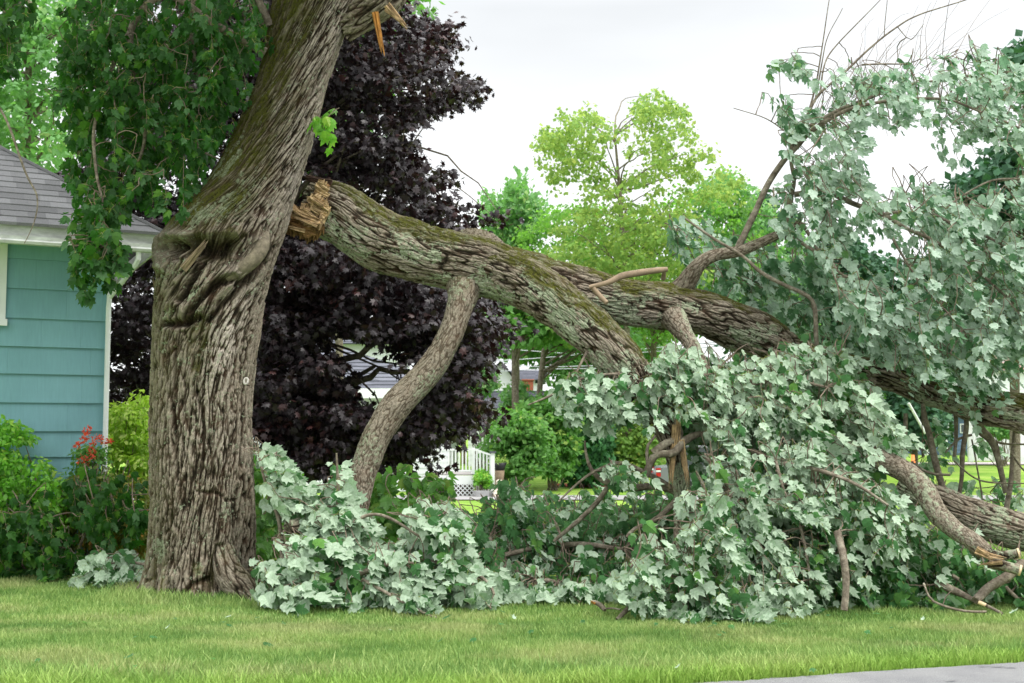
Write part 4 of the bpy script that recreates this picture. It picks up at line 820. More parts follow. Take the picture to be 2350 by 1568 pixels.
g4 = branch_set('limb', fb4, [
    [(1120, 1240, 10, 11.6), (1160, 1290, 12, 11.5), (1200, 1320, 12, 11.4)], [(1100, 1290, 6, 11.4), (1220, 1260, 6, 11.4), (1340, 1250, 6, 11.3), (1430, 1260, 5, 11.2)],
    [(1565, 1135, 11, 11.), (1510, 1115, 9, 11.), (1440, 1120, 8, 11.), (1390, 1105, 7, 11.), (1360, 1080, 5, 11.), (1345, 1045, 3.5, 11.), (1340, 1010, 2, 11.)], [(1560, 1130, 7, 11.), (1480, 1085, 6, 10.9), (1430, 1065, 5, 10.9), (1385, 1075, 4, 10.9), (1340, 1100, 3, 10.9), (1280, 1150, 2, 10.9)],
    [(1560, 1140, 8, 10.95), (1510, 1190, 6, 10.9), (1460, 1215, 5, 10.9), (1440, 1235, 4, 10.9)], [(1400, 1110, 6, 11.), (1370, 1150, 6, 11.05), (1320, 1200, 5, 11.1), (1270, 1240, 4, 11.2)], [(1230, 1330, 5, 11.), (1360, 1345, 5, 10.9), (1480, 1330, 6, 10.8)]], 8)
spray_mass(fb4, [[(1080, 1180), (1150, 1140), (1190, 1100), (1240, 1175), (1350, 1150), (1420, 1175), (1540, 1155), (1600, 1190), (1560, 1300), (1440, 1340), (1420, 1380), (1150, 1385), (1110, 1330), (1060, 1260)]],
    400, lambda x, y, u: 12.6-1.2*np.clip((y-1120)/250, 0, 1)+.9*(u-.5)-.3, g4, flow=(.2, -.2), pale=.2, size=(.08, .125), seed=54, lpr=(8, 13), facing=.55, hang=.6)
spray_mass(fb4, [[(1395, 1070), (1440, 1060), (1450, 1085), (1400, 1095)], [(1170, 1340), (1420, 1340), (1440, 1385), (1180, 1385)]], 45, dl(10.5, 11.1), g4, flow=(.1, -.3), pale=.8, size=(.075, .12), seed=55, lpr=(6, 9), length=(.2, .35))
spray_mass(fb4, [[(1190, 1140), (1300, 1120), (1400, 1130), (1500, 1110), (1620, 1100), (1640, 1220), (1200, 1220)]], 80, dl(12.8, 13.8), g4, flow=(.1, .1), pale=.3, size=(.08, .115), seed=155, lpr=(7, 11), facing=.5, hang=.5)
fb5 = thing('brush_pile', 'heap of blue green leafy branches under the cut branch at the right edge', 'brush pile', D3(2120, 1390, 10.4))
g5 = branch_set('limb', fb5, [[(2350, 1290, 10, 10.2), (2310, 1325, 11, 10.1), (2270, 1350, 11, 10.1), (2240, 1380, 10, 10.)], [(2150, 1340, 10, 10.3), (2190, 1355, 9, 10.2), (2230, 1375, 6, 10.1), (2262, 1390, 4, 10.), (2300, 1408, 3.5, 9.8)],
    [(2120, 1340, 2.5, 10.), (2140, 1380, 2.5, 9.9), (2200, 1400, 3, 9.8), (2262, 1404, 3, 9.8)], [(1960, 1240, 4, 10.6), (2080, 1260, 4, 10.5), (2200, 1330, 5, 10.4)], [(2300, 1340, 5, 10.4), (2350, 1390, 4, 10.3), (2400, 1430, 3, 10.2)]], 8)
spray_mass(fb5, [[(1950, 1290), (2060, 1240), (2150, 1210), (2250, 1260), (2420, 1290), (2420, 1390), (2330, 1380), (2280, 1400), (2120, 1400), (1950, 1415)]], 260, lambda x, y, u: 10.3+1.4*u, g5, flow=(.1, -.3), pale=.25, size=(.085, .125), seed=56, lpr=(8, 12), hang=.6, facing=.6)
kidc = MB(); cc = P(2262, 1392, 9.98); kidc.tube(np.array([P(2245, 1382, 9.98), P(2262, 1389, 9.96)]), [.017, .016], 10); kidc.build('cut_end', M_fresh, fb5)
fb6 = thing('fallen_branch', 'dark leafed branch hanging down to the grass between the blue shrubs and the left edge', 'fallen branch', D3(80, 1330, 11.9))
g6 = branch_set('limb', fb6, [[(-40, 1180, 4, 12.8), (60, 1190, 3.5, 12.7), (130, 1230, 3.5, 12.6), (190, 1300, 4, 12.2), (215, 1345, 3, 11.9)], [(0, 1170, 2.5, 12.8), (60, 1160, 2, 12.8), (100, 1200, 2, 12.7)]], 8)
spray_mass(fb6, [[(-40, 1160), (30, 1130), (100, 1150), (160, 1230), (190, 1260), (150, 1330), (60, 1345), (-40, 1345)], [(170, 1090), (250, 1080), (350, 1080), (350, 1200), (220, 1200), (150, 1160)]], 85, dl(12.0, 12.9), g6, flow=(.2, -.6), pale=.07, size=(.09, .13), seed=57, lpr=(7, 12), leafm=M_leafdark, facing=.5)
fb7 = thing('fallen_branch', 'small pale leafed branch on the grass touching the left side of the trunk', 'fallen branch', D3(270, 1335, 11.6))
g7 = branch_set('limb', fb7, [[(350, 1310, 5, 11.7), (330, 1330, 6, 11.6), (310, 1338, 7, 11.6)], [(340, 1300, 3, 11.7), (280, 1290, 3, 11.8), (220, 1300, 2, 11.8)]], 8)
spray_mass(fb7, [[(190, 1265), (260, 1265), (345, 1280), (345, 1320), (290, 1335), (200, 1335)]], 24, dl(11.5, 12.0), g7, flow=(-.4, -.2), pale=.85, size=(.09, .13), seed=58, lpr=(6, 9), length=(.2, .35))
# sticks on the grass and the sawn branch
cb = thing('sawn_branch', 'thick lichened branch split at its end with two round sawn faces', 'cut branch', D3(2240, 1250, 10))
limb('branch_wood', [(2000, 1040, 24, 10.6), (2040, 1062, 25, 10.5), (2090, 1090, 25, 10.4), (2125, 1130, 25, 10.3), (2150, 1175, 24, 10.2), (2190, 1215, 22, 10.1), (2230, 1240, 21, 10.0), (2262, 1268, 20, 9.95)], cb, ns=140, disp=.004, fr=40, stretch=1.5, lich=.55, seed=60, knob=.01)
limb('sawn_fork', [(2250, 1262, 14, 10.0), (2290, 1275, 11, 10.0), (2320, 1273, 11, 9.95), (2338, 1270, 11, 9.9)], cb, ns=80, disp=.004, lich=.6, seed=61, knob=.004)
limb('sawn_fork', [(2268, 1292, 12, 9.95), (2300, 1298, 12, 9.92), (2340, 1309, 12.5, 9.88)], cb, ns=80, disp=.004, lich=.6, seed=62, knob=.004)
for (x0, y0, x1, y1, d, r0) in ((2336, 1270.4, 2340.5, 1269.6, 9.9, 11.5), (2338, 1308.5, 2343, 1309.8, 9.88, 12.5)):
    mb = MB(); mb.tube(np.array([P(x0, y0, d), P(x1, y1, d-.005)]), [r0*d/FD, r0*d/FD], 24); mb.build('sawn_face', M_fresh, cb)
splinters('split_wood', cb, M_wood, [(2240, 1262, 2285, 1285, 9, 9.85, 9.82), (2300, 1290, 2245, 1297, 5, 9.85, 9.85), (2250, 1270, 2310, 1282, 6, 9.86, 9.84)], 12, 12)
fg = thing('fallen_log', 'thick grey log lying behind the sawn branch at the right edge', 'log', D3(2250, 1220, 11))
limb('log_wood', [(2060, 1110, 32, 11.3), (2140, 1150, 40, 11.2), (2240, 1190, 44, 11.1), (2340, 1220, 42, 11.0), (2460, 1250, 40, 10.9)], fg, ns=220, disp=.014, fr=24, lich=.7, seed=63)
up = thing('snapped_branches', 'bare upright broken stems standing among the leaves behind the log', 'broken branches', D3(2150, 1200, 12))
branch_set('stems', up, [
    [(2118, 928, 5, 11.9), (2122, 960, 7, 11.9), (2135, 1000, 7.5, 11.9), (2148, 1060, 8, 11.9), (2165, 1120, 8, 11.9), (2180, 1165, 8, 11.9), (2165, 1180, 8, 11.8)],
    [(2232, 950, 14, 12.), (2250, 985, 12, 12.), (2275, 1010, 9, 12.), (2290, 1050, 8, 12.), (2300, 1090, 7, 12.), (2310, 1130, 6.5, 12.)],
    [(2213, 940, 6, 12.), (2216, 980, 6, 12.), (2208, 1040, 6, 12.), (2205, 1100, 5, 12.), (2195, 1160, 5, 12.)], [(2190, 930, 5, 12.), (2195, 980, 5, 12.), (2190, 1050, 4, 12.)],
    [(2078, 950, 5, 11.8), (2076, 1010, 5.5, 11.8), (2074, 1070, 6, 11.8)], [(2330, 960, 5, 12.1), (2325, 1040, 5.5, 12.1), (2320, 1110, 6, 12.), (2310, 1190, 7, 11.9), (2305, 1250, 7, 11.7)],
    [(2090, 1060, 3, 11.8), (2120, 1080, 3.5, 11.8), (2150, 1088, 3, 11.8), (2180, 1090, 3, 11.8)], [(2180, 1160, 4, 11.9), (2240, 1170, 4, 11.8), (2280, 1185, 3.5, 11.8), (2310, 1215, 3, 11.7)],
    [(2230, 1010, 2, 12.), (2240, 1060, 2, 12.), (2250, 1120, 2, 12.), (2265, 1200, 2, 12.)], [(2275, 1010, 3, 12.), (2310, 1020, 2.5, 12.), (2380, 1022, 2, 12.)],
    [(2320, 1040, 2, 12.), (2350, 1080, 2, 12.), (2390, 1110, 1.5, 12.)], [(2230, 1000, 3, 12), (2200, 1010, 3, 12), (2170, 1040, 2, 12)], [(2190, 1060, 2, 11.9), (2250, 1105, 2, 11.9), (2350, 1110, 1.5, 11.9)]], 8)
gg = [P(np.array([2150, 2180, 2300, 2310]), np.array([1060, 1160, 1100, 1200]), 12.)]
spray_mass(up, [[(2080, 1000), (2160, 960), (2180, 1060), (2220, 1140), (2180, 1200), (2090, 1130)], [(2220, 1000), (2280, 1020), (2270, 1080), (2220, 1060)], [(2290, 1090), (2350, 1060), (2360, 1240), (2250, 1200), (2200, 1160)]], 34, dl(12.0, 12.8), gg, flow=(.3, -.4), pale=.7, size=(.07, .11), seed=59, lpr=(5, 9), length=(.2, .35))
brk = thing('broken_log', 'short weathered log end poking out of the pale leaf heap near the trunk', 'log', D3(700, 1215, 10.9))
limb('log_wood', [(662, 1208, 17, 10.75), (690, 1204, 19, 10.85), (730, 1192, 20, 11.0), (790, 1165, 22, 11.15)], brk, ns=110, lich=.8, seed=65, disp=.01)
for k_, (lab, pts, sp) in enumerate((('short broken stick with an orange torn tip on the mown grass', [(1358, 1380, 3.5, 9.95), (1370, 1386, 5, 9.93), (1385, 1398, 5.5, 9.9), (1388, 1402, 4, 9.88)], True),
    ('pale grey stick slanting out of the leaves onto the grass', [(1414, 1422, 4.5, 9.6), (1428, 1408, 5.5, 9.65), (1446, 1392, 6.5, 9.7), (1465, 1380, 6, 9.8)], False),
    ('thin curved twig lying between the two short sticks', [(1390, 1400, 2, 9.9), (1405, 1398, 2, 9.9), (1425, 1402, 2, 9.85)], False))):
    s_ = thing('stick', lab, 'stick', D3(pts[0][0], pts[0][1], pts[0][3])); branch_set('stick_wood', s_, [pts], 10)
    if sp: splinters('torn_tip', s_, M_orange, [(1366, 1386, 1354, 1378, 3, 9.9, 9.95)], 20, 8)
# loose leaves on the lawn
rs = np.random.RandomState(99)
for k_, (x, y, c_, lab) in enumerate(((604, 1480, 1, 'dark curled leaf alone on the lawn below the trunk'), (1015, 1425, 0, 'pale leaf on the grass beside the tip of the left leaf heap'), (2320, 1412, 0, 'whitish leaf on the grass at the right edge'), (610, 1490, 1, ''), (285, 1515, 0, 'tiny pale leaf lying in the left half of the lawn'))):
    if not lab: continue
    d = 1.5*FD/(y-991.); p = P(x, y, d); p[2] = .04
    lv = Leaves(); lv.add(p[None], unit(np.array([[1., .3, .05]])), unit(np.array([[.1, -.3, -1. if not c_ else 1.]])), [.075], T_MAPLE, rs, curl=.6)
    tag(mesh('fallen_leaf', np.vstack(lv.V), np.vstack(lv.F), M_leaf, attrs={'rnd': np.concatenate(lv.R)}, loc=tuple(float(a) for a in p)), lab, 'leaf', 'loose leaves on the lawn')
for k_ in range(44):
    x = rs.uniform(60, 2300); y = rs.uniform(1440, 1540) if k_ < 12 else rs.uniform(1408, 1455); d = 1.5*FD/(y-991.); p = P(x, y, d); p[2] = .045
    lv = Leaves(); pale_ = k_ % 4 == 0; lv.add(p[None], unit(np.array([[rs.normal(), rs.normal(), .15]])), unit(np.array([[.2*rs.normal(), -.2, -1. if pale_ else 1.]])), [rs.uniform(.03, .05)], T_MAPLE, rs, curl=.9)
    tag(mesh('leaf_scrap', np.vstack(lv.V), np.vstack(lv.F), M_leaf, attrs={'rnd': np.concatenate(lv.R)}, loc=tuple(float(a) for a in p)), 'tiny torn scrap of a leaf lying on the mown lawn', 'leaf', 'leaf scraps on the lawn')
# ------------------------------------------------------------------ teal house on the left
def box_uv(mb, O, u, n, a0, a1, b0, b1, z0, z1):
    """box: a along u, b along n (towards the street), z"""
    mb.box((a0, b0, z0), (a1, b1, z1), R=[[u[0], u[1], 0], [n[0], n[1], 0], [0, 0, 1]], o=O)
def tealfn(nt, b):
    n = noisen(nt, 3, 5, st=(1, 1, .5)); n2 = noisen(nt, 50, 3, st=(1, 1, .06)); rn = attr(nt, 'rnd')
    c = mixc(nt, rn, (.175, .345, .38), (.19, .37, .405))
    c = mixc(nt, 1., c, rampn(nt, n, [(.3, (.92, .93, .93)), (.7, (1.06, 1.05, 1.05))]), 'MULTIPLY'); c = mixc(nt, 1., c, rampn(nt, n2, [(.3, (.95, .95, .95)), (.7, (1.04, 1.04, 1.04))]), 'MULTIPLY')
    nt.links.new(c, b.inputs['Base Color']); bu = nd(nt, 'ShaderNodeBump'); bu.inputs['Strength'].default_value = .25; bu.inputs['Distance'].default_value = .004
    nt.links.new(n2, bu.inputs['Height']); nt.links.new(bu.outputs[0], b.inputs['Normal'])
M_teal = mat('teal_shingle_paint', tealfn, rough=.75, spec=.2)
def rooffn(base):
    def fn(nt, b):
        rn = attr(nt, 'rnd'); n = noisen(nt, 90, 3)
        c = mixc(nt, rn, tuple(x*.72 for x in base), tuple(x*1.18 for x in base)); c = mixc(nt, 1., c, rampn(nt, n, [(.3, (.75, .75, .75)), (.7, (1.2, 1.2, 1.2))]), 'MULTIPLY')
        nt.links.new(c, b.inputs['Base Color'])
    return fn
M_roofg = mat('grey_roof_shingle', rooffn((.165, .165, .168)), rough=.95, spec=.1)
M_glass = mat('window_glass', col=(.03, .04, .045), rough=.08, spec=.8)
cr = np.array([-4.73, 13.8]); u = np.array([.898, .44]); u /= np.linalg.norm(u); nv = np.array([u[1], -u[0]])
house = thing('teal_house', 'teal shingled house wall with grey roof, white fascia and downspout at the left edge', 'house', (float(cr[0]), float(cr[1]), 0))
O = np.array([cr[0], cr[1], 0.])
mb = MB(); box_uv(mb, O, u, nv, -7, -.02, -6, -.05, -.3, 3.72); mb.build('wall_core', M_white, house)
r = np.random.RandomState(4); mb = MB()
ex = (670-616.5)/1.0*0
z_ = lambda yD: float(P(238, yD, 13.8)[2])
lines = [z_(y) for y in (1560/1.12, 1290, 1222, 1156, 1104, 1048, 990, 926, 862, 801, 738, 672, 606, 555)]
for i in range(1, len(lines)-1):
    z0, z1 = lines[i], lines[i+1]+.02; a = -7.0
    while a < 0:
        w_ = r.uniform(.35, .95); b_ = min(a+w_, 0.02); hd = .001*r.rand()
        v = []
        for zz, of in ((z0, .030+hd), (z1, .004)):
            for aa in (a+.0005, b_-.0005): p = O+np.array([u[0]*aa+nv[0]*of, u[1]*aa+nv[1]*of, zz]); v.append(p)
        for zz, of in ((z0, -.03), (z1, -.03)):
            for aa in (a+.0005, b_-.0005): p = O+np.array([u[0]*aa+nv[0]*of, u[1]*aa+nv[1]*of, zz]); v.append(p)
        mb.add(v, [[0, 1, 3, 2], [4, 6, 7, 5], [0, 4, 5, 1], [2, 3, 7, 6], [0, 2, 6, 4], [1, 5, 7, 3]], rnd=r.rand()); a = b_
mb.build('siding', M_teal, house)
mb = MB(); box_uv(mb, O, u, nv, .021, .042, -.06, .03, -.2, 3.5); mb.build('corner_trim', M_white, house)
# eave: fascia, soffit, gutter, hip roof
EZ = float(P(355, 560, 13.57)[2]); ov = .52
mb = MB(); box_uv(mb, O, u, nv, -7, ov, ov-.03, ov, EZ-.06, EZ+.10); box_uv(mb, O, u, nv, ov, ov+.03, -6, ov, EZ-.06, EZ+.10); mb.build('fascia', M_gutter, house)
mb = MB(); box_uv(mb, O, u, nv, -7, ov-.035, 0, ov-.035, EZ-.04, EZ-.01); mb.build('soffit', M_white, house)
mb = MB(); prof = [(0, .0), (.09, .0), (.10, .03), (.075, .05), (.075, .09), (.068, .09), (.066, .02), (0, .02)]
P0 = [O+np.array([u[0]*-7+nv[0]*(ov+.002+b), u[1]*-7+nv[1]*(ov+.002+b), EZ-.115+zc]) for b, zc in prof]
mb.prism(P0, np.array([u[0], u[1], 0])*(7+ov-.01)); mb.build('gutter', M_gutter, house)
def uvz(a, b, z): return O+np.array([u[0]*a+nv[0]*b, u[1]*a+nv[1]*b, z])
mb = MB(); pth = [uvz(.28, ov+.05, EZ-.11), uvz(.28, ov+.05, EZ-.2), uvz(.25, ov+.0, EZ-.27), uvz(.14, .25, EZ-.45), uvz(.04, .10, EZ-.60), uvz(.035, .08, EZ-.72), uvz(.035, .08, 1.2), uvz(.035, .08, .1)]
mb.tube(np.array(pth), np.full(len(pth), .030), 8); mb.build('downspout', M_white, house)
pit = .70; mb = MB(); rr_ = np.random.RandomState(8); k = 0; course = .125; S = 5.0
nc_ = int(S/course)
for i in range(nc_):
    s0, s1 = i*course, (i+1)*course+.01
    a = -8.0
    while a < ov+.04:
        w_ = rr_.uniform(.16, .34); b_ = a+w_
        lim0 = ov+.04-s0; lim1 = ov+.04-s1
        q = [(a, s0), (min(b_, lim0), s0), (min(b_, lim1), s1), (min(a, lim1), s1)]
        if a < lim0:
            v = [uvz(aa, ov+.05-ss, EZ+.115+pit*ss+(.010+.004*((i) % 2) if j < 2 else 0)) for j, (aa, ss) in enumerate(q)]+[uvz(aa, ov+.05-ss, EZ+.10+pit*ss-.01) for aa, ss in q]
            mb.add(v, [[0, 1, 2, 3], [0, 4, 5, 1], [4, 7, 6, 5]], rnd=rr_.rand())
        a = b_+.0
mb.build('roof', M_roofg, house)
mb = MB(); mb.add([uvz(ov+.06, ov+.06, EZ+.1), uvz(ov+.06, -12, EZ+.1), uvz(ov+.06-5, -7, EZ+.1+pit*5), uvz(ov+.06-5, ov+.06-5, EZ+.1+pit*5)], [[0, 1, 2, 3]], rnd=.4); mb.build('roof_side', M_roofg, house)
mb = MB(); mb.tube(np.array([uvz(ov+.03, ov+.03, EZ+.13), uvz(ov-4.97, ov-4.97, EZ+.13+pit*5)]), [.03, .03], 6); mb.build('hip_cap', M_roofg, house)
# window whose right frame shows at the picture edge
aw = -((238-14)/FD*13.6)/.9/1.0
wz0, wz1 = z_(742), z_(553)
mb = MB(); ra = (P(13, 650, 13.32)[0]-O[0])/u[0]
box_uv(mb, O, u, nv, ra-.09, ra, .03, .065, wz0, wz1); box_uv(mb, O, u, nv, ra-1.4, ra-1.31, .03, .065, wz0, wz1); box_uv(mb, O, u, nv, ra-1.31, ra-.09, .03, .065, wz1-.09, wz1); wn = mb.build('window', M_white, house)
mb = MB(); box_uv(mb, O-np.asarray(house.location), u, nv, ra-1.44, ra+.02, .03, .085, wz0-.075, wz0-.001); sil = mesh('sill', np.vstack(mb.v), np.vstack(mb.f4), M_white, wn)
mb = MB(); box_uv(mb, O-np.asarray(house.location), u, nv, ra-1.3, ra-.1, .03, .045, wz0+.01, wz1-.1); mesh('pane', np.vstack(mb.v), np.vstack(mb.f4), M_glass, wn)
mb = MB(); box_uv(mb, O-np.asarray(house.location), u, nv, ra-.13, ra-.10, .046, .055, wz0+.01, wz1-.1); box_uv(mb, O-np.asarray(house.location), u, nv, ra-1.3, ra-.14, .046, .055, (wz0+wz1)/2-.02, (wz0+wz1)/2+.02); mesh('sash', np.vstack(mb.v), np.vstack(mb.f4), M_white, wn)
# ------------------------------------------------------------------ shrubs by the house
def shrub(name, label, cat, polys, d, half, nc, per, cr_, T, size, m, seed, group=None, stems=12, bm=None, **k):
    allp = np.vstack(polys); cx = allp[:, 0].mean(); x_ = float(P(cx, 900, d)[0]); gz = float(ground(d)); t = thing(name, label, cat, (x_, d, gz), group)
    C = crown(t, polys, nc, per, d, half, cr_, T, size, m, seed, name='foliage', **k)
    r = np.random.RandomState(seed+1); s = C[r.choice(len(C), min(stems, len(C)), replace=False)]; b = np.stack([x_+r.normal(size=len(s))*.12, d+r.normal(size=len(s))*.12, np.full(len(s), gz-.03)], -1)
    c_, (V, F) = strands(b, s, r, .012 if d < 20 else .03, .004, sag=-.05, K=8, ns=5, wob=.03); kid('stems', V, F, bm or M_branch, t, smooth=True); return t
shrub('garden_shrub', 'bright green small leafed shrub against the teal wall at the left edge', 'shrub', [[(-60, 975), (10, 960), (60, 1000), (90, 1060), (140, 1110), (160, 1180), (120, 1260), (-60, 1290)]], 12.9, .45, 130, 60, .12, T_OVAL, (.05, .085), M_shrub, 201)
shrub('garden_shrub', 'yellow green variegated shrub behind the trunk at the corner of the teal house', 'shrub', [[(238, 940), (262, 915), (300, 925), (330, 905), (370, 930), (400, 1000), (390, 1120), (240, 1120), (236, 1000)]], 14.6, .5, 130, 60, .12, T_OVAL, (.05, .09), M_variegated, 202)
shrub('garden_shrub', 'low russet and yellow leafed shrub under the dark leaves beside the trunk', 'shrub', [[(130, 1120), (190, 1080), (350, 1100), (380, 1160), (370, 1265), (250, 1275), (160, 1260), (120, 1200)]], 13.2, .4, 130, 60, .12, T_OVAL, (.04, .07), M_russet, 203)
shrub('garden_shrub', 'green shrub behind the pale leaf heap to the right of the trunk', 'shrub', [[(570, 1060), (620, 1050), (680, 1120), (700, 1200), (660, 1280), (570, 1290)]], 13.6, .4, 70, 50, .14, T_OVAL, (.05, .09), M_mid, 204)
ly = shrub('flowering_plant', 'tall leafy plant topped with red flower heads in front of the teal wall', 'flowers', [[(170, 1040), (200, 1020), (235, 1030), (240, 1100), (210, 1140), (165, 1120)]], 13.0, .2, 60, 26, .08, T_OVAL, (.035, .06), M_mid, 205)
M_red = mat('red_petals', col=(.72, .07, .04), rough=.6)
M_redleaf = leafmat('red_petal', (.62, .07, .04), (.7, .12, .07), trans=.3, warm=(.8, .2, .05), warm_amt=.3, tcol=(.9, .15, .08))
rs = np.random.RandomState(12)
for (x, y, s_) in ((203, 988, 10), (218, 1008, 9), (236, 1012, 8), (193, 1010, 6), (178, 1022, 6), (205, 1048, 11), (186, 1053, 10), (196, 1064, 8), (214, 1022, 8), (212, 1038, 7), (228, 1004, 6), (252, 1014, 5), (200, 998, 7)):
    c_ = P(x, y, 12.8); k_ = 26; pos = c_+unit(rs.normal(size=(k_, 3)))*(s_*12.8/FD)*rs.rand(k_, 1)**.5
    lv = Leaves(); lv.add(pos, unit(pos-c_+rs.normal(size=pos.shape)*.02+[0, 0, .01]), unit(rs.normal(size=pos.shape)+[0, -.6, .4]), rs.uniform(.02, .04, k_), T_OVAL, rs); lv.build('flower_head', M_redleaf, ly)
shrub('tree_sapling', 'dark maple shrub behind the hanging leaves between house and trunk', 'shrub', [[(560, 1050), (600, 1040), (640, 1110), (640, 1180), (570, 1190)]], 14.2, .3, 30, 40, .12, T_STAR, (.07, .1), M_leafdark, 206)
# ------------------------------------------------------------------ the purple maple
pt = thing('purple_maple_tree', 'broad dark purple leafed maple behind the fallen limb, its crown sweeping to the ground', 'tree', (float(P(640, 1000, 19.5)[0]), 19.5, -.12))
hol = [[(735, 765), (800, 745), (860, 765), (930, 800), (970, 868), (950, 920), (820, 930), (780, 860)], [(640, 800), (668, 806), (660, 850), (640, 840)], [(925, 290), (1000, 262), (1000, 320), (950, 345)], [(800, 640), (835, 636), (830, 662), (806, 660)], [(700, 560), (726, 562), (720, 590), (700, 585)]]
R1 = [(560, -80), (700, -80), (860, -60), (950, 45), (1015, 70), (1000, 120), (985, 150), (1085, 190), (1055, 235), (1000, 262), (950, 290), (930, 335), (960, 395), (1015, 405), (1005, 445), (1045, 495), (1050, 540), (980, 520), (800, 440), (700, 500), (600, 400)]
R2 = [(560, 500), (700, 520), (1000, 620), (1105, 690), (1125, 760), (1110, 790), (1100, 870), (1040, 880), (1110, 925), (1105, 965), (1060, 1000), (1000, 1010), (970, 1045), (900, 1060), (760, 1085), (560, 1085)]
R3 = [(70, 420), (150, 400), (260, 330), (370, 430), (380, 560), (380, 1000), (235, 1000), (240, 600), (330, 545), (200, 460)]
R4 = [(240, 300), (330, 120), (420, -60), (640, -60), (640, 600), (350, 600)]
pd_ = lambda x, y, u: 19.5+2.4*(2*u-1)
crown(pt, [R1], 520, 40, 19.5, 2.3, .34, T_STAR, (.08, .125), M_purple, 301, holes=hol, flat=.45, trunk=[(640, 1090, 30, 19.5), (636, 950, 26, 19.5), (620, 700, 22, 19.5), (600, 450, 18, 19.5), (590, 100, 12, 19.5), (590, -100, 8, 19.5)], boughs=60)
crown(pt, [R2], 800, 42, 19.0, 2.3, .34, T_STAR, (.08, .125), M_purple, 302, holes=hol, flat=.45, name='lower_crown')
crown(pt, [R3, R4], 560, 38, 19.5, 1.8, .34, T_STAR, (.08, .125), M_purple, 303, flat=.45, name='left_crown')
rs = np.random.RandomState(44); tg = []
for (x, y) in ((1090, 190), (1080, 200), (1040, 100), (1020, 75), (1075, 505), (1060, 480), (1025, 400), (1130, 495), (1120, 505), (1150, 500), (1160, 770), (1140, 700), (1140, 950), (1000, 1075), (930, 1080), (1030, 60), (1030, 130), (1050, 215), (1160, 745), (1055, 900)):
    tg.append(P(x, y, 18.6+rs.rand()))
tg = np.array(tg); k_ = 24; ids = np.repeat(np.arange(len(tg)), k_); pos = tg[ids]+rs.normal(size=(len(ids), 3))*[.16, .16, .07]; lv = Leaves()
lv.add(pos, unit(rs.normal(size=pos.shape)+[0, 0, -.8]), unit(rs.normal(size=pos.shape)*.5+[0, -.4, .9]), rs.uniform(.08, .13, len(pos)), T_STAR, rs); lv.build('outer_leaves', M_purple, pt)
c_, (V, F) = strands(np.repeat(P(np.array([760, 700]), np.array([300, 760]), 19.2), 10, 0), tg, rs, .025, .006, sag=.1, K=9, ns=5); kid('outer_boughs', V, F, M_branch, pt)
c_, (V, F) = strands(np.tile(P(636, 1000, 19.5), (7, 1)), P(np.array([300, 420, 760, 860, 950, 1000, 540]), np.array([700, 560, 800, 840, 860, 700, 640]), 19.), rs, .09, .03, sag=.12, K=12, ns=7); kid('low_boughs', V, F, M_branch, pt, smooth=True)
# ------------------------------------------------------------------ trees in the background
def bgtree(name, label, polys, d, half, nc, per, cr_, size, m, seed, trunk, T=T_QUAD, group='trees beyond the lawn', boughs=40, **k):
    q = np.asarray(trunk, float); t = thing(name, label, 'tree', (float(P(q[0, 0], 1000, d)[0]), d, float(ground(d))), group)
    q[:, 3] = d; crown(t, polys, nc, per, d, half, cr_, T, size, m, seed, trunk=q, boughs=boughs, **k); return t
gy = lambda d: 991+(CAMH-float(ground(d)))*FD/d
bgtree('maple_tree', 'tall airy yellow green maple standing against the white sky', [[(1238, 315), (1270, 250), (1330, 245), (1362, 222), (1395, 280), (1430, 310), (1462, 232), (1512, 208), (1572, 255), (1600, 315), (1635, 345), (1612, 400), (1590, 440), (1590, 520), (1620, 640), (1250, 640), (1270, 520), (1310, 470), (1245, 390)], [(1610, 420), (1660, 385), (1705, 400), (1690, 450), (1620, 470)]],
    46, 2.5, 520, 24, .36, (.13, .22), M_yg, 401, [(1440, gy(46), 12, 46), (1436, 700, 8, 46), (1425, 480, 5, 46), (1410, 300, 2, 46)], flat=.7, brad=.04, boughs=34, holes=[[(1385, 330), (1430, 300), (1450, 400), (1400, 420)], [(1520, 420), (1560, 400), (1570, 470), (1520, 480)], [(1290, 420), (1330, 400), (1340, 460), (1300, 480)], [(1440, 440), (1470, 430), (1480, 470), (1445, 480)], [(1540, 300), (1570, 300), (1570, 350), (1540, 350)]])
bgtree('maple_tree', 'green and yellow tree low behind the fork of the fallen limb', [[(1180, 560), (1230, 510), (1290, 460), (1400, 480), (1500, 470), (1590, 430), (1660, 420), (1720, 480), (1760, 600), (1600, 760), (1400, 800), (1300, 740), (1180, 640)]], 52, 3, 460, 34, .5, (.14, .23), M_softgreen, 402, [(1500, gy(52), 8, 52), (1500, 700, 6, 52), (1500, 520, 3, 52)])
bgtree('feathery_tree', 'pale feathery upright tree at the left of the yellow green maple', [[(1105, 470), (1125, 430), (1150, 480), (1165, 440), (1195, 405), (1215, 460), (1245, 450), (1235, 500), (1250, 560), (1200, 590), (1110, 560)]], 55, 1.6, 120, 30, .38, (.16, .3), M_lightblue, 403, [(1190, gy(55), 5, 55), (1185, 600, 4, 55), (1180, 430, 2, 55)], flat=1.5, tipdown=-1)
bgtree('roadside_tree', 'slim bare trunked tree with a leafy top seen under the limb, left of the pair', [[(1120, 640), (1240, 600), (1330, 700), (1330, 770), (1250, 770), (1180, 780), (1130, 770), (1140, 720)]], 44, 2, 170, 40, .6, (.18, .3), M_mid, 404, [(1186, gy(44)-15, 9, 44), (1182, 860, 8, 44), (1184, 740, 7, 44), (1190, 650, 5, 44)])
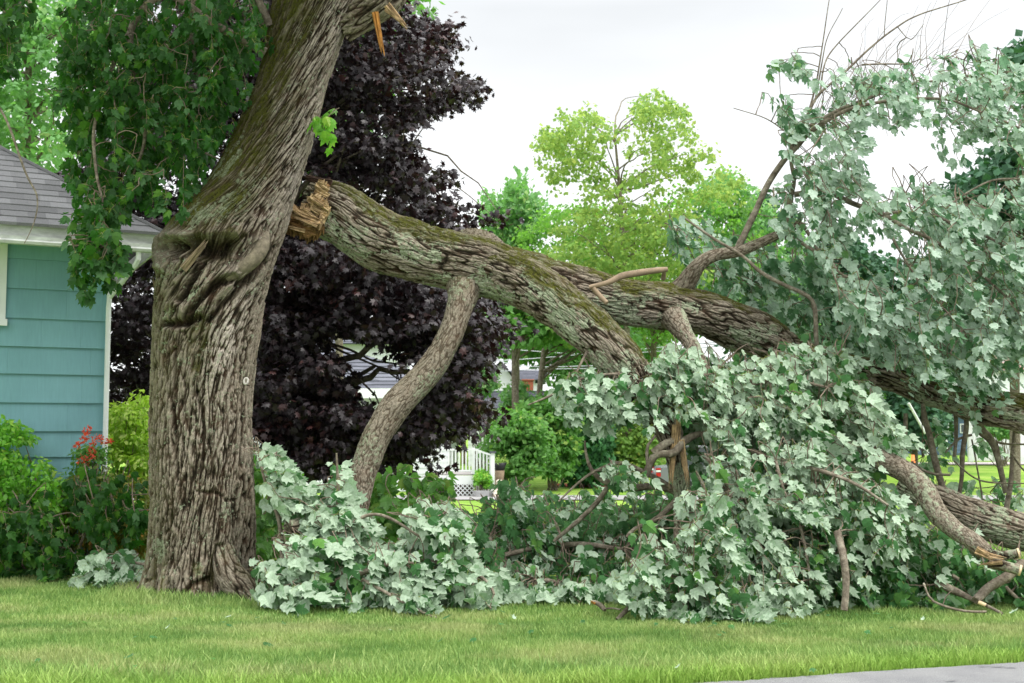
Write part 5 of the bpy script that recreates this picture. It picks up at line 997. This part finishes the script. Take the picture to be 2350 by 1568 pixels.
bgtree('roadside_tree', 'slim leaning bare trunk seen under the limb, right of the pair', [[(1240, 640), (1400, 690), (1450, 790), (1330, 800), (1260, 790)]], 48, 2, 110, 36, .6, (.18, .3), M_lightblue, 405, [(1236, 950, 7, 48), (1240, 880, 6.5, 48), (1255, 760, 6, 48), (1270, 680, 4, 48)])
bgtree('dark_green_tree', 'dense green tree closing the view under the fork of the limb', [[(1130, 700), (1300, 660), (1500, 720), (1560, 800), (1500, 900), (1300, 900), (1265, 830), (1140, 800)]], 66, 3, 300, 40, .8, (.22, .38), M_mid, 406, [(1350, gy(66), 6, 66), (1350, 850, 5, 66), (1350, 720, 3, 66)])
bgtree('maple_tree', 'loose light green tree between the yellow green maple and the rising branch', [[(1540, 560), (1580, 450), (1640, 400), (1700, 395), (1730, 440), (1830, 520), (1880, 620), (1860, 760), (1600, 760)]], 54, 2.5, 330, 30, .5, (.16, .27), M_lightblue, 414, [(1690, gy(54), 8, 54), (1690, 700, 6, 54), (1680, 480, 3, 54)])
bgtree('pine_tree', 'dark blue green pine behind the canopy at the upper right edge', [[(2150, 560), (2180, 420), (2250, 390), (2320, 300), (2450, 300), (2450, 800), (2160, 760), (2120, 640)], [(2310, 110), (2450, 60), (2450, 220), (2330, 170)]], 42, 2.5, 420, 36, .6, (.24, .42), M_pine, 407, [(2330, gy(42), 12, 42), (2330, 600, 9, 42), (2350, 250, 4, 42), (2370, 80, 2, 42)], flat=.45)
bgtree('pine_tree', 'smaller blue green pine behind the stub of the rising branch', [[(1705, 520), (1740, 440), (1790, 440), (1830, 500), (1850, 620), (1700, 640)], [(1840, 500), (1900, 520), (1990, 560), (2000, 640), (1850, 660)]], 58, 2, 130, 36, .5, (.2, .34), M_pine, 408, [(1780, gy(58), 7, 58), (1780, 620, 5, 58), (1775, 430, 2, 58)], flat=.5)
bgtree('pine_tree', 'wide dark evergreen behind the middle of the hanging canopy', [[(1850, 620), (1960, 560), (2050, 600), (2160, 600), (2200, 760), (2200, 860), (1700, 860), (1700, 680)]], 60, 3, 300, 36, .9, (.3, .5), M_pine, 409, [(1980, gy(60), 8, 60), (1980, 750, 6, 60), (1980, 600, 3, 60)], flat=.5)
bgtree('garden_tree', 'light green tree behind the roof of the teal house at the upper left', [[(-80, -60), (260, -60), (250, 120), (160, 260), (140, 420), (-80, 420)]], 27, 2, 260, 32, .36, (.12, .2), M_lightblue, 410, [(60, 1000, 12, 27), (60, 500, 10, 27), (70, 0, 5, 27)])
bgtree('garden_tree', 'green tree behind the purple maple, its top showing by the torn stub', [[(700, -80), (960, -80), (950, 60), (900, 120), (800, 400), (700, 500), (650, 300)]], 26, 1.5, 130, 36, .45, (.14, .24), M_mid, 411, [(780, 1050, 10, 26), (780, 600, 8, 26), (800, 0, 3, 26)])
bgtree('dark_green_tree', 'dark green trees behind the sloping white pole at the right', [[(2020, 940), (2080, 860), (2160, 880), (2160, 1010), (2040, 1020)]], 56, 2, 100, 36, .6, (.24, .4), M_pine, 412, [(2100, gy(56), 7, 56), (2100, 960, 5, 56), (2100, 900, 3, 56)])
bgtree('dark_green_tree', 'dark trees seen through the lower leaves of the cascade', [[(1560, 860), (1900, 860), (2050, 900), (2000, 1030), (1560, 1030)]], 62, 3, 260, 36, .9, (.3, .5), M_mid, 413, [(1750, gy(62), 7, 62), (1750, 960, 5, 62), (1750, 900, 3, 62)])
# shrubs across the lawn
S2 = 'shrubs across the far lawn'
shrub('lilac_shrub', 'rounded shrub with reddish tinged leaves beside the white porch steps', 'shrub', [[(1125, 980), (1150, 945), (1200, 940), (1250, 980), (1255, 1040), (1220, 1085), (1150, 1090), (1125, 1050)]], 40, 1.1, 130, 50, .35, T_QUAD, (.12, .2), M_russet2 if 'M_russet2' in globals() else M_mid, 501, S2, out_=.8)
shrub('garden_shrub', 'taller fresh green shrub in front of the dark long roof', 'shrub', [[(1200, 930), (1240, 905), (1300, 910), (1315, 960), (1310, 1060), (1290, 1090), (1255, 1085), (1240, 1000)]], 43, 1.0, 130, 50, .35, T_QUAD, (.13, .22), M_mid, 502, S2)
shrub('cedar_shrub', 'dense upright dark green cedar beside the red mulch bed', 'shrub', [[(1300, 1000), (1325, 960), (1355, 930), (1385, 970), (1395, 1040), (1390, 1085), (1310, 1092)]], 45, .9, 150, 60, .35, T_QUAD, (.16, .28), M_cedar, 503, S2, flat=1.6, tipdown=-1.2)
shrub('garden_shrub', 'yellowish shrub to the right of the cedar behind the bare twigs', 'shrub', [[(1390, 960), (1480, 940), (1530, 1000), (1520, 1085), (1395, 1088)]], 46, .9, 120, 50, .35, T_QUAD, (.14, .22), M_yg, 504, S2)
shrub('boxwood', 'small clipped round green bush tucked beside the porch steps', 'shrub', [[(1092, 1085), (1110, 1078), (1122, 1095), (1120, 1115), (1095, 1118)]], 37.6, .22, 40, 40, .12, T_QUAD, (.06, .1), M_shrub, 505, S2)
shrub('garden_shrub', 'small light shrub in front of the white fence at the right edge', 'shrub', [[(2255, 940), (2290, 925), (2330, 950), (2335, 985), (2300, 1000), (2260, 985)]], 60, .6, 60, 40, .3, T_QUAD, (.16, .26), M_lightblue, 506, S2)
shrub('garden_shrub', 'pale shrub behind the long dark roof and the twin trunks', 'shrub', [[(1160, 890), (1200, 880), (1240, 930), (1230, 970), (1165, 960)]], 45, .6, 60, 40, .3, T_QUAD, (.12, .2), M_lightblue, 507, S2)
shrub('garden_shrub', 'grey green shrub beside the chimney pipe left of the white gable', 'shrub', [[(1070, 860), (1120, 845), (1135, 890), (1080, 900)]], 50, .6, 50, 40, .35, T_QUAD, (.16, .26), M_lightblue, 508, S2)
# ------------------------------------------------------------------ houses beyond
M_siding = mat('white_lap_siding', col=(.74, .76, .78), rough=.6); M_sidb = mat('blue_siding', col=(.10, .16, .25), rough=.6, noise=(4, .1, (1, 1, 1)))
M_roofd = mat('dark_grey_roof', rooffn((.13, .135, .16)), rough=.95, spec=.1); M_roofb = mat('brown_roof', rooffn((.30, .20, .17)), rough=.95, spec=.1)
M_brick = mat('red_brick', col=(.42, .13, .08), rough=.9, noise=(6, .3, (1, 1, 3)))
def lapwall(mb, a, b, z0, z1, c=.2):
    """clapboards on a wall from a to b (xy), facing the street"""
    a = np.asarray(a, float); b = np.asarray(b, float); t = (b-a)/np.linalg.norm(b-a); n = np.array([t[1], -t[0]]); z = z0
    while z < z1:
        zz = min(z+c, z1); p = lambda q, of, h: [q[0]+n[0]*of, q[1]+n[1]*of, h]
        mb.add([p(a, .02, z), p(b, .02, z), p(b, .0, zz), p(a, .0, zz), p(a, -.05, z), p(b, -.05, z), p(b, -.05, zz), p(a, -.05, zz)], [[0, 1, 2, 3], [0, 4, 5, 1], [4, 7, 6, 5], [1, 5, 6, 2], [0, 3, 7, 4]]); z = zz
def roofplane(mb, pts, cw=.35, r=None):
    """quad a,b (eave) c,d (ridge) laid in shingle courses"""
    a, b, c, d = [np.asarray(p, float) for p in pts]; n = max(2, int(np.linalg.norm(d-a)/cw)); nrm = unit(np.cross(b-a, d-a)); r = r or np.random.RandomState(1)
    for i in range(n):
        t0, t1 = i/n, (i+1)/n; A, B, C_, D_ = a+(d-a)*t0, b+(c-b)*t0, b+(c-b)*t1, a+(d-a)*t1; m = max(1, int(np.linalg.norm(B-A)/.7))
        for j in range(m):
            s0, s1 = j/m, (j+1)/m; q = [A+(B-A)*s0+nrm*.03, A+(B-A)*s1+nrm*.03, D_+(C_-D_)*s1, D_+(C_-D_)*s0]; q2 = [A+(B-A)*s0-nrm*.03, A+(B-A)*s1-nrm*.03, D_+(C_-D_)*s1-nrm*.05, D_+(C_-D_)*s0-nrm*.05]
            mb.add(q+q2, [[0, 1, 2, 3], [0, 4, 5, 1], [4, 7, 6, 5]], rnd=r.rand())
# white house with porch
hx0, hx1, hy = P(560, 1000, 42)[0], P(1030, 1000, 42)[0], 42.; gz = -.57
wh = thing('white_house', 'white sided house with a grey hip roof and porch behind the purple maple', 'house', (float(hx1), hy, gz))
ez = float(P(900, 893, 41.4)[2]); zr = float(P(800, 800, 44.5)[2])
mb = MB(); lapwall(mb, (hx0, hy), (hx1, hy), gz, ez); lapwall(mb, (hx1, hy), (hx1, hy+7), gz, ez); mb.build('wall', M_siding, wh)
mb = MB(); x0_, x1_ = hx0-.5, P(1075, 893, 41.4)[0]; rgx = P(745, 800, 44.9)[0]
roofplane(mb, [(x0_, 41.4, ez), (x1_, 41.4, ez), (rgx, 44.9, zr+.25), (x0_, 44.9, zr+.25)], .3); roofplane(mb, [(x1_, 41.4, ez), (x1_, 49, ez), (rgx, 45.6, zr+.25), (rgx, 44.9, zr+.25)], .3); mb.build('roof', M_roofd, wh)
mb = MB(); mb.box((x0_, 41.35, ez-.32), (x1_, 41.42, ez+.02)); mb.build('fascia', M_white, wh)
mb = MB(); mb.box((hx1-3.2, hy-.03, .9), (hx1-2.0, hy+.0, 2.2)); wq = mb.build('window', M_white, wh)
mb = MB(); mb.box((hx1-3.1, hy-.05, 1.0), (hx1-2.1, hy-.04, 2.1)); v = np.vstack(mb.v)-np.array(wh.location); mesh('pane', v, np.vstack(mb.f4), M_glass, wq)
# porch deck
pr = thing('porch', 'white railed porch deck with lattice skirt and steps under the purple leaves', 'porch', D3(1060, 1133, 38))
px0, px1 = P(985, 1000, 38)[0], P(1090, 1000, 38)[0]; dz = float(P(1050, 1088, 38)[2]); lz = float(P(1060, 1112, 38)[2]); g0 = -.54
mb = MB(); mb.box((px0, 38, dz-.04), (px1, 41.3, dz)); mb.build('deck', mat('grey_deck', col=(.3, .28, .27), rough=.8), pr)
mb = MB(); mb.box((px0, 37.96, lz), (px1+.02, 38.0, dz-.05)); mb.box((px1-.02, 38.0, lz), (px1+.02, 41.3, dz-.05)); mb.build('skirt_board', M_white, pr)
mb = MB(); W_ = px1-px0; H_ = lz-g0
for s in (1, -1):
    k = -H_
    while k < W_+H_:
        # diagonal slats clipped to the skirt
        pts = []
        for t in np.linspace(0, 1, 9):
            xx = k+t*H_*s if s > 0 else k+H_*(1-t)*1.0
            pts.append((xx, t*H_))
        for (xa, za), (xb, zb) in zip(pts[:-1], pts[1:]):
            if 0 <= min(xa, xb) and max(xa, xb) <= W_:
                mb.add([[px0+xa-.022, 37.97+.008*s, g0+za], [px0+xa+.022, 37.97+.008*s, g0+za], [px0+xb+.022, 37.97+.008*s, g0+zb], [px0+xb-.022, 37.97+.008*s, g0+zb],
                    [px0+xa-.022, 37.98+.008*s, g0+za], [px0+xa+.022, 37.98+.008*s, g0+za], [px0+xb+.022, 37.98+.008*s, g0+zb], [px0+xb-.022, 37.98+.008*s, g0+zb]], [[0, 1, 2, 3], [4, 7, 6, 5], [0, 3, 7, 4], [1, 5, 6, 2]])
        k += .14
mb.build('lattice', M_white, pr)
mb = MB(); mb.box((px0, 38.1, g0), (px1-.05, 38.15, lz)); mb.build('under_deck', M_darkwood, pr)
rz = float(P(1060, 1030, 38)[2])
mb = MB(); mb.box((px0, 38.0, rz-.06), (px1, 38.06, rz)); mb.box((px0, 38.0, dz+.08), (px1, 38.06, dz+.13))
x = px0+.05
while x < px1-.08: mb.box((x, 38.012, dz+.13), (x+.04, 38.048, rz-.06)); x += .11
mb.box((px1-.1, 37.98, dz), (px1, 38.08, rz+.03)); mb.build('railing', M_white, pr)
# stair with its own sloping rail to the right
sx1 = P(1135, 1000, 37.2)[0]; mb = MB()
for i in range(4): mb.box((px1+.03+i*.14, 38.2, g0), (px1+.17+i*.14, 39.6, dz-.12*(i+1)))
mb.build('steps', mat('step_stone', col=(.45, .43, .4), rough=.9), pr)
mb = MB(); z1_ = float(P(1110, 1048, 37.6)[2]); mb.box((sx1-.12, 37.5, g0), (sx1, 37.62, float(P(1130, 1040, 37.5)[2])))
for i in range(5):
    x = px1+.04+i*(sx1-px1-.1)/5; zt = rz-(rz-z1_)*i/5; zb = dz+.1-(.35)*i/5; mb.box((x, 37.86-.06*i, zb), (x+.05, 37.9-.06*i, zt))
mb.add([[px1, 37.9, rz-.06], [sx1, 37.5, z1_-.02], [sx1, 37.56, z1_-.02], [px1, 37.96, rz-.06], [px1, 37.9, rz], [sx1, 37.5, z1_+.04], [sx1, 37.56, z1_+.04], [px1, 37.96, rz]], [[0, 1, 5, 4], [4, 5, 6, 7], [3, 7, 6, 2], [0, 3, 2, 1]])
mb.build('stair_rail', M_white, pr)
mb = MB(); mb.box((sx1-.16, 37.46, float(P(1130, 1040, 37.5)[2])+.001), (sx1+.04, 37.66, float(P(1130, 1036, 37.5)[2]))); mb.build('post_cap', M_roofd, pr)
# planter on a stump, garden figure, blocks
pl = thing('planter', 'black flower pot with yellow flowers on a wooden stump by the porch post', 'planter', D3(1146, 1118, 38.4))
def lathe(mb, c, prof, n=16):
    c = np.asarray(c, float); th = np.arange(n)/n*2*PI; v = np.array([[c[0]+r_*math.cos(t), c[1]+r_*math.sin(t), c[2]+z_] for r_, z_ in prof for t in th]); mb.add(v, quads(len(prof), n))
c = np.array(D3(1146, 1118, 38.4)); c[2] = float(ground(38.4))
hs = float(P(1146, 1080, 38.4)[2])-c[2]; hp = float(P(1146, 1062, 38.4)[2])-c[2]
mb = MB(); lathe(mb, c, [(.17, 0), (.15, hs*.3), (.14, hs*.7), (.17, hs), (0, hs)]); mb.build('stump', M_barkw, pl, smooth=True)
mb = MB(); lathe(mb, c, [(0, hs), (.15, hs), (.24, hp), (.2, hp), (.2, hp-.04), (0, hp-.04)]); mb.build('pot', mat('black_plastic', col=(.02, .02, .022), rough=.4), pl, smooth=True)
rs = np.random.RandomState(70); pos = c+[0, 0, hp]+rs.normal(size=(150, 3))*[.13, .13, .08]; pos[:, 2] = np.maximum(pos[:, 2], c[2]+hp-.03); lv = Leaves(); lv.add(pos, unit(rs.normal(size=pos.shape)+[0, 0, .8]), unit(rs.normal(size=pos.shape)+[0, -.5, .5]), rs.uniform(.06, .1, 150), T_OVAL, rs); lv.build('flowers', M_yg, pl)
st = thing('garden_statue', 'small cream coloured seated garden figure in front of the stump', 'statue', D3(1146, 1140, 37.0))
c = np.array(D3(1146, 1140, 37.)); c[2] = float(ground(37.)); mb = MB()
lathe(mb, c, [(0, 0), (.2, 0), (.22, .04), (.22, .07), (.17, .08), (.19, .14), (.16, .22), (.13, .30), (.10, .34), (.07, .36), (.10, .39), (.115, .44), (.10, .5), (.05, .535), (0, .54)], 14)
for s in (1, -1): mb.tube(np.array([c+[s*.12, -.03, .3], c+[s*.17, -.08, .2], c+[s*.08, -.15, .16]]), [.04, .035, .03], 8); mb.tube(np.array([c+[s*.09, -.05, .1], c+[s*.13, -.2, .12], c+[s*.1, -.24, .02]]), [.06, .05, .04], 8)
mb.build('figure', mat('cream_stone', col=(.62, .54, .44), rough=.85, noise=(12, .2, (1, 1, 1))), st, smooth=True)
M_block = mat('concrete_block', col=(.35, .35, .35), rough=.95, noise=(20, .25, (1, 1, 1)))
for x, y, lab in ((1101, 1125, 'left grey concrete block on the ground by the porch lattice'), (1108, 1132, 'front grey concrete block on the ground by the porch lattice'), (1116, 1126, 'right grey concrete block under the round bush by the porch')):
    p = D3(x, y, 37.3); g_ = float(ground(37.3)); t = thing('concrete_block', lab, 'block', (p[0], 37.3-(y-1125)*.04, g_), 'concrete blocks by the porch'); bm_ = MB()
    w0 = np.array([p[0], 37.3-(y-1125)*.04, g_]); bm_.box((-.2, -.1, 0), (.2, -.07, .19), o=w0); bm_.box((-.2, .07, 0), (.2, .1, .19), o=w0)
    for a in (-.2, -.018, .164): bm_.box((a, -.068, 0), (a+.036, .068, .188), o=w0)
    bm_.build('block', M_block, t)
# taller white house behind, far gable, long roof
def simple_house(label, x0, x1, ybot, ytop, yr, d, depth, mw, mr_, gable=False, name='house', group=None, win=()):
    X0, X1 = float(P(x0, 900, d)[0]), float(P(x1, 900, d)[0]); g_ = float(ground(d)); e_ = float(P(x0, ytop, d)[2]); r_z = float(P(x0, yr, d+(0 if gable else depth/2))[2])
    t = thing(name, label, 'house', ((X0+X1)/2, d, g_), group)
    mb = MB(); lapwall(mb, (X0, d), (X1, d), g_-.2, e_, .25); lapwall(mb, (X1, d), (X1, d+depth), g_-.2, e_, .25); lapwall(mb, (X0, d+depth), (X0, d), g_-.2, e_, .25)
    if gable: xm = (X0+X1)/2; mb.add([[X0, d, e_], [X1, d, e_], [xm, d, r_z], [X0, d+.1, e_], [X1, d+.1, e_], [xm, d+.1, r_z]], [[0, 1, 2], [3, 5, 4]])
    mb.build('wall', mw, t); mb = MB()
    if gable:
        roofplane(mb, [(X0-.3, d+depth, e_-.15), (X0-.3, d-.3, e_-.15), (xm, d-.3, r_z+.1), (xm, d+depth, r_z+.1)]); roofplane(mb, [(X1+.3, d-.3, e_-.15), (X1+.3, d+depth, e_-.15), (xm, d+depth, r_z+.1), (xm, d-.3, r_z+.1)])
    else: roofplane(mb, [(X0-.4, d-.4, e_), (X1+.4, d-.4, e_), (X1+.4, d+depth/2, r_z), (X0-.4, d+depth/2, r_z)]); roofplane(mb, [(X1+.4, d+depth, e_), (X0-.4, d+depth, e_), (X0-.4, d+depth/2, r_z), (X1+.4, d+depth/2, r_z)])
    mb.build('roof', mr_, t)
    for (a, b, c_, d_) in win:
        p0 = P(a, d_, d); p1 = P(b, c_, d); mb = MB(); mb.box((p0[0]-.06, d-.06, p0[2]-.06), (p1[0]+.06, d-.03, p1[2]+.06)); wq = mb.build('window', M_white, t)
        mb = MB(); mb.box((p0[0], d-.08, p0[2]), (p1[0], d-.065, p1[2])); mesh('pane', np.vstack(mb.v)-np.array(t.location), np.vstack(mb.f4), M_glass, wq)
    return t
simple_house('tall white sided house showing through a gap in the purple crown', 560, 905, 1000, 790, 740, 54, 8, M_siding, M_roofd)
ch = simple_house('small white gabled house with a red brick chimney under the limb', 1118, 1180, 950, 872, 832, 74, 7, M_siding, M_roofd, gable=True)
p = D3(1212, 897, 73); mb = MB(); X_ = p[0]; mb.box((X_-.32, 73.2, .3), (X_+.32, 73.9, float(P(1212, 873, 73)[2]))); mb.box((X_-.38, 73.15, float(P(1212, 873, 73)[2])+.002), (X_+.38, 73.95, float(P(1212, 870, 73)[2]))); mb.build('chimney', M_brick, ch)
simple_house('white house wing with a low grey roof beyond the red chimney', 1185, 1245, 950, 872, 850, 80, 7, M_siding, M_roofd, win=[(1228, 1236, 872, 880)])
simple_house('long low building with a dark grey roof behind the shrubs', 1075, 1275, 950, 938, 897, 60, 9, M_siding, M_roofd, name='long_building')
bh = simple_house('dark blue house with white posts at the right edge, behind the upright broken stems', 2110, 2290, 1020, 950, 905, 72, 8, M_sidb, M_sidb, win=[(2178, 2190, 958, 1000), (2205, 2220, 975, 992)])
mb = MB(); p = P(2126, 1017, 71.4); mb.box((p[0]-.1, 71.3, float(ground(71.4))), (p[0]+.1, 71.5, float(P(2126, 948, 71.4)[2]))); p = P(2170, 1017, 71.4); mb.box((p[0]-.1, 71.3, float(ground(71.4))), (p[0]+.1, 71.5, float(P(2126, 948, 71.4)[2]))); mb.build('post', M_white, bh)
simple_house('house with a pinkish brown roof glimpsed between leaves at the right edge', 2265, 2460, 1000, 850, 782, 84, 10, M_siding, M_roofb)
fe = thing('white_fence', 'white vinyl fence with ball topped posts in front of the blue house', 'fence', D3(2240, 1010, 64))
g_ = float(ground(64.)); 
for i in range(5):
    x = 2226+i*58; p = P(x, 1000, 64); mb = MB(); zt = float(P(x, 945, 64)[2]) if i == 0 else float(P(x, 962, 64)[2]); mb.box((p[0]-.12, 63.9, g_), (p[0]+.12, 64.1, zt)); lathe(mb, (p[0], 64, zt), [(.12, 0), (.05, .04), (.13, .14), (.09, .25), (0, .27)], 10); mb.build('post', M_white, fe)
mb = MB(); xs_ = np.linspace(P(2228, 1000, 64)[0]+.12, P(2460, 1000, 64)[0], 44)
for a, b in zip(xs_[:-1], xs_[1:]): mb.box((a+.004, 63.97, g_+.05), (b-.004, 64.03, float(P(2300, 963, 64)[2])))
mb.build('panel', M_white, fe)
# white leaning pole
po = thing('leaning_pole', 'thin white pole leaning across the dark trees at the right', 'pole', D3(2124, 995, 50)); mb = MB(); mb.tube(np.array([P(2124, 995, 50), P(2085, 925, 50.)]), [.06, .06], 8); mb.build('pole', M_white, po)
# chimney pipe and utility wires
up_ = thing('utility_pole', 'weathered utility pole behind the purple maple, left of the white gable', 'utility pole', D3(1064, 1000, 62)); mb = MB(); mb.tube(np.array([P(1064, 1000, 62)*[1, 1, 0]+[0, 0, float(ground(62))], P(1063, 780, 62)]), [.14, .11], 10); mb.build('pole', M_barkw, up_)
mb = MB(); q = P(1063, 800, 62); mb.box((q[0]-1.0, 61.8, q[2]-.06), (q[0]+1.0, 61.9, q[2]+.06)); mb.build('crossarm', M_barkw, up_)
M_wire = mat('wire', col=(.5, .52, .55), rough=.5)
for i, (pts, lab) in enumerate((([(1063, 706), (1180, 719), (1400, 748), (2350, 800)], 'highest of the overhead wires seen under the limb'), ([(1063, 715), (1180, 731), (1400, 768), (2400, 860)], 'second overhead wire from the top under the limb'),
    ([(1063, 795), (1180, 803), (1420, 812), (1830, 775), (2350, 700)], 'overhead wire in the middle of the gap, rising to the right'), ([(1063, 830), (1180, 826), (1420, 806), (2350, 720)], 'overhead wire crossing the others, rising to the right'),
    ([(1063, 795), (1200, 840), (1480, 838), (2000, 850)], 'pale overhead wire just above the white gable'), ([(1063, 865), (1180, 850), (1420, 845), (2350, 830)], 'lowest of the overhead wires seen under the limb'))):
    pts = np.array(pts, float); w_ = spline(P(pts[:, 0], pts[:, 1], 62.), 30); mb = MB(); o_ = thing('overhead_wire', lab, 'wire', tuple(float(a) for a in w_[0]), 'overhead wires'); mb.tube(w_, np.full(30, .022), 5); mb.build('wire', M_wire, o_)
# traffic cone
cn = thing('traffic_cone', 'orange cone shape seen beyond the log between the broken stems', 'cone', D3(2096, 1080, 34)); c = np.array(D3(2096, 1080, 34)); c[2] = float(ground(34.)); mb = MB(); hh_ = float(P(2096, 1044, 34)[2])-c[2]
lathe(mb, c, [(.2, .03), (.17, .04), (.10, hh_*.5), (.04, hh_), (0, hh_)], 14); mb.build('cone', mat('orange_plastic', col=(.85, .22, .05), rough=.5), cn, smooth=True); mb = MB(); mb.box((-.24, -.24, 0), (.24, .24, .03), o=c); mb.build('base', M_roofd, cn)
# parked car half hidden by the cascade
def car():
    x0, x1 = float(P(1500, 1000, 33)[0]), float(P(1830, 1000, 33)[0]); y0, y1 = 32.2, 34.0; g_ = float(ground(33.)); t = thing('parked_car', 'dark grey hatchback glimpsed through the leaves of the front cascade', 'car', ((x0+x1)/2, 33.1, g_)); Lc = x1-x0
    S = Lc/4.2
    prof = [(0.0, .35), (.02, .75), (.15, .95), (.55, 1.35), (1.0, 1.48), (2.2, 1.48), (2.9, 1.05), (3.9, .92), (4.2, .7), (4.2, .35)]
    low = [(4.2, .3), (3.75, .3)]
    body = [(x, min(z, 1.0) if 0.55 < x < 2.9 or z > .95 else z) for x, z in prof]
    mb = MB(); pts = [[x0+a*S, y0, g_+b] for a, b in body]; mb.prism(pts, (0, y1-y0, 0)); mb.build('body', mat('grey_car_paint', col=(.16, .165, .19), rough=.25, spec=.6), t)
    mb = MB(); cab = [(.45, 1.0), (.75, 1.44), (1.1, 1.5), (2.1, 1.5), (2.85, 1.0)]; mb.prism([[x0+a*S, y0+.15, g_+b] for a, b in cab], (0, y1-y0-.3, 0)); mb.build('cabin', M_glass, t)
    mb = MB(); mb.box((x0+.95*S, y0+.12, g_+1.49), (x0+2.15*S, y1-.12, g_+1.53)); mb.build('roof_panel', mat('grey_car_roof', col=(.2, .2, .23), rough=.25), t)
    for a in (.75, 3.35):
        for yy in (y0-.02, y1-.16):
            c = np.array([x0+a*S, yy, g_+.33]); th = np.arange(24)/24*2*PI; mb = MB()
            mb.prism([[c[0]+.33*math.cos(q), c[1], c[2]+.33*math.sin(q)] for q in th], (0, .18, 0)); wh_ = mb.build('wheel', mat('tyre', col=(.02, .02, .02), rough=.8) if 'tyre' not in bpy.data.materials else bpy.data.materials['tyre'], t)
            mb = MB(); c2 = c-np.array(t.location)
            for q in th[::4]: mb.box((-.03, -.012, 0), (.03, 0., .2), R=[[math.cos(q), 0, math.sin(q)], [0, 1, 0], [-math.sin(q), 0, math.cos(q)]], o=c2)
            mb.prism([[c2[0]+.22*math.cos(q), c2[1]-.003, c2[2]+.22*math.sin(q)] for q in th], (0, -.005, 0))
            fs = ([np.vstack(mb.f3)] if mb.f3 else [])+([np.vstack(mb.f4)] if mb.f4 else []); mesh('rim', np.vstack(mb.v), fs, bpy.data.materials.get('alloy') or mat('alloy', col=(.6, .6, .62), rough=.3, metal=.6), wh_)
    for yy in (y0-.012, y1-.2):
        mb = MB(); mb.box((x0-.02, yy, g_+.72), (x0+.09, yy+.21, g_+.82)); mb.box((x0-.02, yy, g_+.89), (x0+.09, yy+.21, g_+.94)); mb.build('tail_light', bpy.data.materials.get('red_lens') or mat('red_lens', col=(.4, .015, .015), rough=.3), t)
        mb = MB(); mb.box((x0-.018, yy+.002, g_+.842), (x0+.088, yy+.208, g_+.888)); mb.build('reversing_light', M_white, t)
car()
